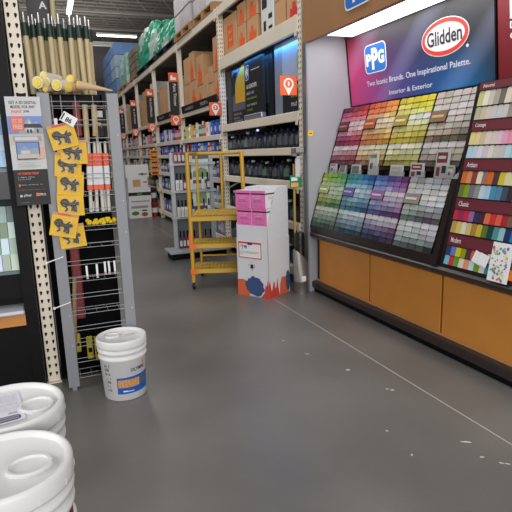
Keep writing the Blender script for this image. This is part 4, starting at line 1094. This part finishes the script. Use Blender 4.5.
q.text('GET STARTED TODAY',.022,.176,.115,.013,.0018,8,None,.02); q.scribble(.022,.158,.09,.008,.0018,0,None,seed=80); q.scribble(.022,.146,.07,.007,.0018,0,None,seed=81)
q.scribble(.035,.115,.12,.006,.0018,0,None,seed=82); q.rect(.022,.03,.108,.122,.0018,8)
for k in range(14): q.rect(.018+k*.0108,.024+k*.0108,.088,.0895,.0018,8)
q.rect(.022,.034,.048,.060,.0018,0); q.text('pllnar',.042,.046,.042,.019,.0018,0,None,.02); q.rect(.108,.125,.05,.068,.0018,8); q.text('PRO',.127,.051,.035,.015,.0018,0,None,.02)
q.scribble(.018,.012,.05,.006,.0018,6,None,seed=83)
q.build('print',[mat('poster_white',(190,190,192),.5),blackp,mat('poster_sky',(104,130,190),.5),mat('poster_ground',(186,178,170),.6),mat('poster_house',(150,156,164),.6),mat('poster_dark',(52,54,60),.6),mat('poster_grey',(150,150,152),.6),mat('poster_hand',(206,166,146),.6),orange],po)
MB().box(.07,.11,.60,.63,-.012,-.005).build('clip',black,po)

# wire rack -------------------------------------------------------
wr=thing('wire_rack','tall grey framed wire rack holding hanging tool packs','rack',T(0,3.30,0))
RW=.425
for x in (-.008,RW-.045): 
    q=MB().box(x,x+.068 if x<0 else x+.068,0,.03,.02,1.845,0,None,.003); q.box(x+.02,x+.05,.003,.028,0,.02)
    for z in (.3,.5,1.0,1.2,1.6): q.poly(ell(x+.05,z,.003,.003,8),.0015,1,frame((0,0,0),(1,0,0),(0,0,1)))
    q.build('upright',[grey,paper],wr)
zs=[.075+.106*k for k in range(17)]
for k,z in enumerate(zs):
    q=MB().tube((.05,.008,z),(RW-.04,.008,z),.0022,6).tube((.05,.008,z+.026),(RW-.04,.008,z+.026),.0022,6)
    if k%2==0 or k>9:
        q.tube((.05,.16,z),(RW-.04,.16,z),.0025,6)
        for j in range(5): q.tube((.07+j*.07,.008,z),(.07+j*.07,.16,z),.002,5)
    q.build('wire_shelf',wire,wr)
q=MB()
for x in (.07,.12,.20,.30): q.tube((x,.008,1.55),(x,.008,1.83),.0022,5)
q.build('wire_grid',wire,wr)
# black box added as the dark interior behind the wires, carrying the poles
bf=thing('dark_backing','black box added as dark backing behind the wire rack, poles standing on top','fixture',T(-.045,3.52,0))
MB().box(0,.42,0,.30,.02,1.80,0).build('body',mat('dark_backing_black',(8,8,9),.9,spec=.1),bf)
MB().box(0,.42,0,.012,1.80,1.86).box(0,.42,.288,.30,1.80,1.86).box(0,.012,0,.30,1.80,1.86).box(.408,.42,0,.30,1.80,1.86).build('tray_rim',black,bf)
MB().box(-.0,.42,.0,.30,0,.02).build('base',black,bf)
q=MB().box(.035,.20,.305,.315,1.0,3.0,0); Fq=frame((0,.304,0),(1,0,0),(0,0,1)); q.text('A',.108,2.425,.05,.045,0,1,Fq,.03)
q.build('header_panel',[mat('header_slate',(62,58,62),.6),paper],bf)
# extension poles
ep=thing('extension_pole','x','pole',T(0,0,0),'wooden extension poles above the wire rack')
MB().tube((0,0,0),(0,0,.40),.0165,12).build('shaft',tan,ep)
MB().tube((0,0,.40),(0,0,.475),.0185,12).build('collar',greend,ep)
MB().tube((0,0,.475),(0,0,.50),.011,10,.009).tube((0,0,.50),(0,0,.535),.0075,8).build('metal_tip',metalt,ep)
epP=Proto(ep)
plx=[(-.022,3.56),(.022,3.60),(.054,3.56),(.080,3.68),(.108,3.56),(.138,3.62),(.168,3.56),(.196,3.66),(.222,3.57),(.250,3.63),(.286,3.56),(.318,3.57),(.34,3.66),(.04,3.72),(.15,3.73),(.0,3.66),(.125,3.70),(.235,3.70),(.302,3.63)]
for k,(x,y) in enumerate(sorted(plx)):
    epP.put(Matrix.Translation((x,y,1.80))@Matrix.Rotation(rnd.uniform(-.025,.02),4,'Y')@Matrix.Rotation(rnd.uniform(-.02,.02),4,'X'),'wooden extension pole with dark green collar, %s counting from the left post'%ORD[k])
tag(MB().tube((0,0,0),(.02,.0,1.2),.017,12).build('broom_handle',tan,None,T(.135,3.775,1.80)),'long plain wooden handle taller than the extension poles around it','pole')
# roller covers lying on top, yellow ends toward the camera
def roller(c,dv,L,r,r2,label,m):
    M=frame(c,(1,0,0),(0,0,1))
    t=thing('roller_cover',label,'roller cover',Matrix.Translation(c),'wrapped roller covers on the wire rack')
    d=Vector(dv).normalized()
    MB().tube((0,0,0),d*L,r,16,r2).build('sleeve',m,t)
    MB().tube(-d*.006,(0,0,0),r*.72,14,r*.8).build('end_cap',mat('cap_yellow',(228,200,40),.4),t)
    MB().tube(-d*.009,-d*.006,r*.22,8).build('cap_hole',mat('cap_white',(210,206,190),.5),t)
sl=mat('sleeve_white',(214,208,196),.3); st_=mat('sleeve_tan',(206,176,138),.3)
ZT=1.855
roller((.005,3.30,ZT+.045),(.55,.8,.06),.16,.034,.034,'white roller cover with yellow end at the left of the bundle',sl)
roller((.050,3.32,ZT+.052),(.55,.8,.03),.18,.027,.027,'roller cover with yellow end, second from the left in the bundle',sl)
roller((.040,3.36,ZT+.093),(.55,.8,.0),.16,.022,.022,'small roller cover with yellow end on top of the bundle',sl)
roller((.105,3.27,ZT+.028),(.5,.8,.10),.16,.032,.032,'white roller cover with yellow end in the middle of the bundle',sl)
roller((.165,3.29,ZT+.020),(.5,.8,.06),.15,.027,.027,'tan roller cover with yellow end, right of the bundle middle',st_)
roller((.187,3.36,ZT+.075),(.4,.9,-.12),.14,.026,.026,'tan roller cover with yellow end raised at the back',st_)
roller((.222,3.29,ZT+.033),(.97,.1,-.13),.20,.027,.004,'tan tapered plastic wrapped roller pointing right',st_)
roller((.043,3.305,ZT+.010),(.55,.8,.10),.12,.018,.018,'small roller cover with yellow end underneath the bundle',st_)

# hanging tool packs ------------------------------------------------
def tool_pack():
    t=thing('tool_pack','x','tool pack',T(0,0,0),'yellow carded tools hanging on the wire rack')
    w,h=.150,.125
    MB().box(-w/2,w/2,-h,0,-.003,0,0,None,.001).build('backing_card',yellowc,t)
    MB().box(-w/2,w/2,0,.016,-.003,0).rect(-w*.3,w*.2,.004,.012,.001,1).build('header_strip',[mat('pack_header',(186,140,110),.6),red],t)
    q=MB(); 
    n=12
    q.path([(-.032+.020*cos(2*pi*i/n),-.045+.020*sin(2*pi*i/n),.008) for i in range(n+1)],.006,6)
    q.path([(-.055,-.035,.008),(-.02,-.05,.010),(.012,-.058,.012),(.045,-.05,.010)],.010,8)
    q.path([(-.03,-.068,.008),(-.02,-.085,.008),(-.036,-.095,.008)],.005,6); q.path([(.0,-.055,.01),(.01,-.075,.01),(.004,-.095,.01)],.006,6)
    q.path([(.015,-.058,.012),(.025,-.08,.012),(.022,-.100,.012)],.009,8); q.path([(.01,-.05,.01),(.03,-.03,.01)],.005,6)
    q.build('tool',gun,t)
    MB().box(-.058,.052,-.108,-.018,.001,.024,0,None,.010).build('blister',mat('clear_blister',(235,235,240),.12,alpha=.05),t)
    return t
tp=Proto(tool_pack())
packs=[(60,137,10,3.245,'topmost yellow tool pack, tilted under the price tag'),(75,154,2,3.262,'second yellow tool pack, shifted right with shiny blister'),(70,168,-4,3.272,'third yellow tool pack from the top of the strip'),(69.5,184,-6,3.268,'fourth yellow tool pack from the top of the strip'),(70,207,-4,3.262,'fifth yellow tool pack from the top of the strip'),(65.5,230,-16,3.250,'sixth yellow tool pack, tilted at the strip bottom'),(75,238,6,3.276,'lowest yellow tool pack, behind the tilted one')]
# measured card centres on the rack plane (x, z)
PX=[(.105,1.590,12),(.168,1.500,-1),(.135,1.425,-6),(.138,1.318,-6),(.122,1.195,-1),(.085,1.072,-14),(.108,1.000,4)]
for (x,z,a),(_,_,_,y,lab) in zip(PX,packs):
    tp.put(frame((x-.006,y,z+.06),(1,0,0),(0,.06,1))@Matrix.Rotation(radians(a),4,'Z'),lab)
tag(MB().box(.072,.090,3.286,3.290,.93,1.70).build('hang_strip',white2),'long white hanging strip behind the yellow tool packs','strip')
q=MB().box(0,.085,0,.058,-.001,0); Rr=Matrix.Rotation(radians(90),4,'Z'); q.text('98',-.044,.018,.036,.030,.001,1,Matrix.Rotation(radians(180),4,'Z')@Matrix.Translation((-.085,-.058,0))@Matrix.Translation((.065,.002,0)),.03)
q.rect(.004,.012,.006,.05,.001,1)
tag(q.build('price_tag',[paper,blackp],None,frame((.098,3.235,1.690),(1,0,0),(0,.2,1))@Matrix.Rotation(radians(-33),4,'Z')),'white price tag tilted above the yellow tool packs','price tag')
# orange and white sleeved pole kits behind the wires on the right
kt=thing('roller_kit','x','roller kit',T(0,0,0),'orange banded roller kits in the wire rack')
MB().box(-.017,.017,-.012,.012,.165,.285,0,None,.004).build('sleeve',mat('kit_white',(206,206,210),.35),kt)
MB().box(-.018,.018,-.013,.013,.285,.36,0,None,.004).build('band',mat('kit_orange',(232,84,40),.5),kt); MB().box(-.018,.018,-.013,.013,.135,.165,0,None,.004).build('band',mat('kit_orange',(232,84,40),.5),kt)
MB().tube((0,0,0),(0,0,.14),.011,10).build('handle',mat('kit_handle',(206,204,196),.4),kt); MB().tube((0,0,.36),(0,0,.43),.009,8).build('end_rod',mat('kit_handle',(206,204,196),.4),kt)
ktP=Proto(kt)
for k,x in enumerate((.235,.272,.308,.345,.255,.33)):
    ktP.put(Matrix.Translation((x,3.37 if k<4 else 3.41,1.135))@Matrix.Rotation(rnd.uniform(-.05,.05),4,'Y'),'orange banded white roller kit, %s'%['leftmost in the front row','second from left in the front row','third from left in the front row','rightmost in the front row','left one behind the front row','right one behind the front row'][k])
for k in range(6):
    q=MB(); 
    for i in range(5): q.lathe([(0,-.012),(.013,-.006),(.015,.002),(.010,.012),(0,.014)],8,0,Matrix.Translation((rnd.uniform(-.016,.016),rnd.uniform(-.012,.012),.02+rnd.uniform(-.008,.02))))
    q.box(-.02,.02,-.015,.015,-.02,.012,1)
    tag(q.build('yellow_brush',[mat('brush_yellow',(222,190,20),.6),black],None,T(.215+k*.029,3.36,1.045)),'yellow bristle brush, %s in the row below the roller kits'%ORD[k],'brush','yellow brushes in the wire rack')
# other things seen through the wires
def loose(name,label,cat,mb,ms,M): return tag(mb.build(name,ms,None,M),label,cat)
for k,(x0,x1,z0,z1,m,lab) in enumerate([(.085,.145,.42,.95,(104,24,24),'dark red sleeve hanging in the left of the wire rack'),(.02,.08,1.58,1.80,(110,26,30),'red sleeve at the upper left behind the wires'),(.19,.235,1.60,1.81,(130,30,36),'red and black sleeve at the upper middle behind the wires'),(.205,.245,1.47,1.55,(30,120,60),'green packet behind the price tag')]):
    loose('sleeve_pack',lab,'pack',MB().box(x0,x1,0,.03,z0,z1,0,None,.008).box(x0+.01,x1-.01,-.001,.03,z1-.04,z1-.02,1),[mat('sp_%d'%k,m,.55),black],T(0,3.46,0))
loose('wooden_stick','pale wooden handle leaning at lower left of the wire rack','handle',MB().tube((.035,0,.03),(.098,0,.72),.014,10),[mat('handle_wood',(140,112,84),.6)],T(0,3.43,0))
for k,(x,xb) in enumerate(((.262,.250),(.315,.300))):
    loose('wooden_stick',['pale wooden pole behind the upper wires, left of two','pale wooden pole behind the upper wires, right of two'][k],'handle',MB().tube((xb,0,1.28),(x,0,1.79),.017,10),[tan],T(0,3.44,0))
loose('paint_tool','black tool handle with yellow tip leaning behind the wires','handle',MB().tube((.25,0,1.20),(.300,0,1.60),.013,10,m=0).tube((.300,0,1.60),(.3025,0,1.62),.013,10,m=1),[black,yellow],T(0,3.40,0))
loose('yellow_black_pack','black package with yellow emblem behind the top right wires','pack',MB().box(.31,.37,0,.0215,1.60,1.72,0).poly([(.32,1.65),(.345,1.67),(.36,1.65),(.355,1.685),(.33,1.69)],0,1,frame((0,-.001,0),(1,0,0),(0,0,1))).rect(.31,.37,1.72,1.76,0,2,frame((0,-.001,0),(1,0,0),(0,0,1))),[blackp,yellow,paper],T(0,3.50,0))
loose('red_white_box','white and red box at the top right behind the wire rack','box',MB().box(.28,.368,0,.06,1.80,1.97,0,None,.004).rect(.29,.36,1.90,1.925,0,1,frame((0,-.001,0),(1,0,0),(0,0,1))).rect(.29,.36,1.94,1.955,0,1,frame((0,-.001,0),(1,0,0),(0,0,1))),[paper,mat('pale_red',(200,90,96),.6)],T(0,3.72,0))
for k,x in enumerate((.165,.225,.275,.300,.335)):
    q=MB().box(0,.012,0,.085 if k!=1 else .09,-.001,0); q.rect(.001,.011,.002,.018,.0008,1)
    tag(q.build('shelf_tag',[paper,mat('tag_pink',(190,150,150),.6)],None,frame((x,3.292,.725 if k<2 else .74),(1,0,0),(0,.0,1))@Matrix.Rotation(rnd.uniform(-.06,.06),4,'Z')),'slim white shelf tag on the wires, %s from the left'%ORD[k],'tag','white shelf tags on the wire rack')
for k,(x,z,h) in enumerate(((.075,.20,.13),(.15,.14,.16),(.20,.12,.17),(.27,.15,.15))):
    q=MB().box(-.02,.02,0,.02,0,h,0,None,.006).tube((0,.01,h),(0,.01,h+.05),.006,6,m=1).rect(-.012,.012,h*.3,h*.5,0,1,frame((0,-.001,0),(1,0,0),(0,0,1)))
    tag(q.build('yellow_pack',[mat('pack_dim_yellow',(176,160,30),.6),black],None,T(x,3.44,z)),'yellow handled pack low in the wire rack, %s from the left'%ORD[k],'pack','yellow packs low in the wire rack')
for k,(x,z) in enumerate(((-.05,.86),(-.035,.57))):
    q=MB().tube((-.005,-.003,-.008),(.09,-.018,.022),.004,6).tube((.09,-.018,.022),(.09,.05,.025),.003,5).box(-.012,.0,-.008,.004,-.014,.0)
    tag(q.build('zip_tie',paper,None,T(x,3.30,z)),['upper white zip tie joining the wire rack to the post','lower white zip tie joining the wire rack to the post'][k],'zip tie')

# flakes on the floor
fl=[(307,354,.03,.01),(348,370,.035,.02),(386,389,.02,.01),(392,390,.03,.015),(387,431,.015,.012),(466,442,.05,.01),(482,457,.02,.01),(501,463,.025,.008),(508,464,.025,.008),(412,455,.01,.02),(271,341,.02,.006)]
FP=[(1.643,3.174),(1.761,2.802),(1.826,2.455),(1.845,2.43),(1.532,2.052),(1.826,1.799),(1.799,1.668),(1.842,1.595),(1.865,1.576),(1.509,1.821),(1.6,3.5)]
FLAB=['near the floor joint in mid aisle','beside the floor joint below the cabinets','of a pair left of the joint','right one of a pair left of the joint','lone on the dark floor','long streak near the bottom right','small fleck below the streak','left of the last pair by the frame','at the right frame edge','thin upright streak in the lower aisle','faint fleck in front of the carton']
for k,((x,y),(_,_,w,h),lb) in enumerate(zip(FP,fl,FLAB)):
    r2=random.Random(k); n=7
    pts=[(w*.5*(1+r2.uniform(-.3,.3))*cos(2*pi*i/n),h*.4*(1+r2.uniform(-.3,.3))*sin(2*pi*i/n)) for i in range(n)]
    tag(MB().prism(pts,0,.0015).build('paper_scrap',mat('scrap',(206,206,200),.8),None,T(x,y,0,-.6+r2.uniform(-.3,.3))),'white scrap on the concrete floor, '+lb,'scrap')

# ------------------------------------------------------------ lights and world
w=bpy.data.worlds.new('world'); S.world=w; w.use_nodes=True
w.node_tree.nodes['Background'].inputs['Color'].default_value=(.95,.97,1,1); w.node_tree.nodes['Background'].inputs['Strength'].default_value=.55
for i,(x,y) in enumerate(((.9,-1.5),(.9,4.5),(.9,11),(.9,18))):
    lamp_area('aisle_lamp',(x,y,6.6),(0,0,0),1.2,5.0,82,(1,.985,.96))
lamp_area('side_fill',(-7.5,2.0,4.2),(0,radians(-72),0),3.5,9,520,(1,.985,.96))  # added fill from the left for the aisle-facing cabinets, no real fitting
lamp_area('front_fill',(.8,-10,3.4),(radians(82),0,0),9,4,1000,(1,.985,.96))  # added soft fill behind the camera for surfaces facing it
lamp_area('ceiling_fill',(1.5,18,5.6),(pi,0,0),5,24,640,(1,.97,.93))  # added upward fill that only brightens the ceiling and far wall
lamp_area('lightbox_lamp',(2.68,2.9,2.525),(0,0,0),.28,3.2,9,(1,.98,.96))
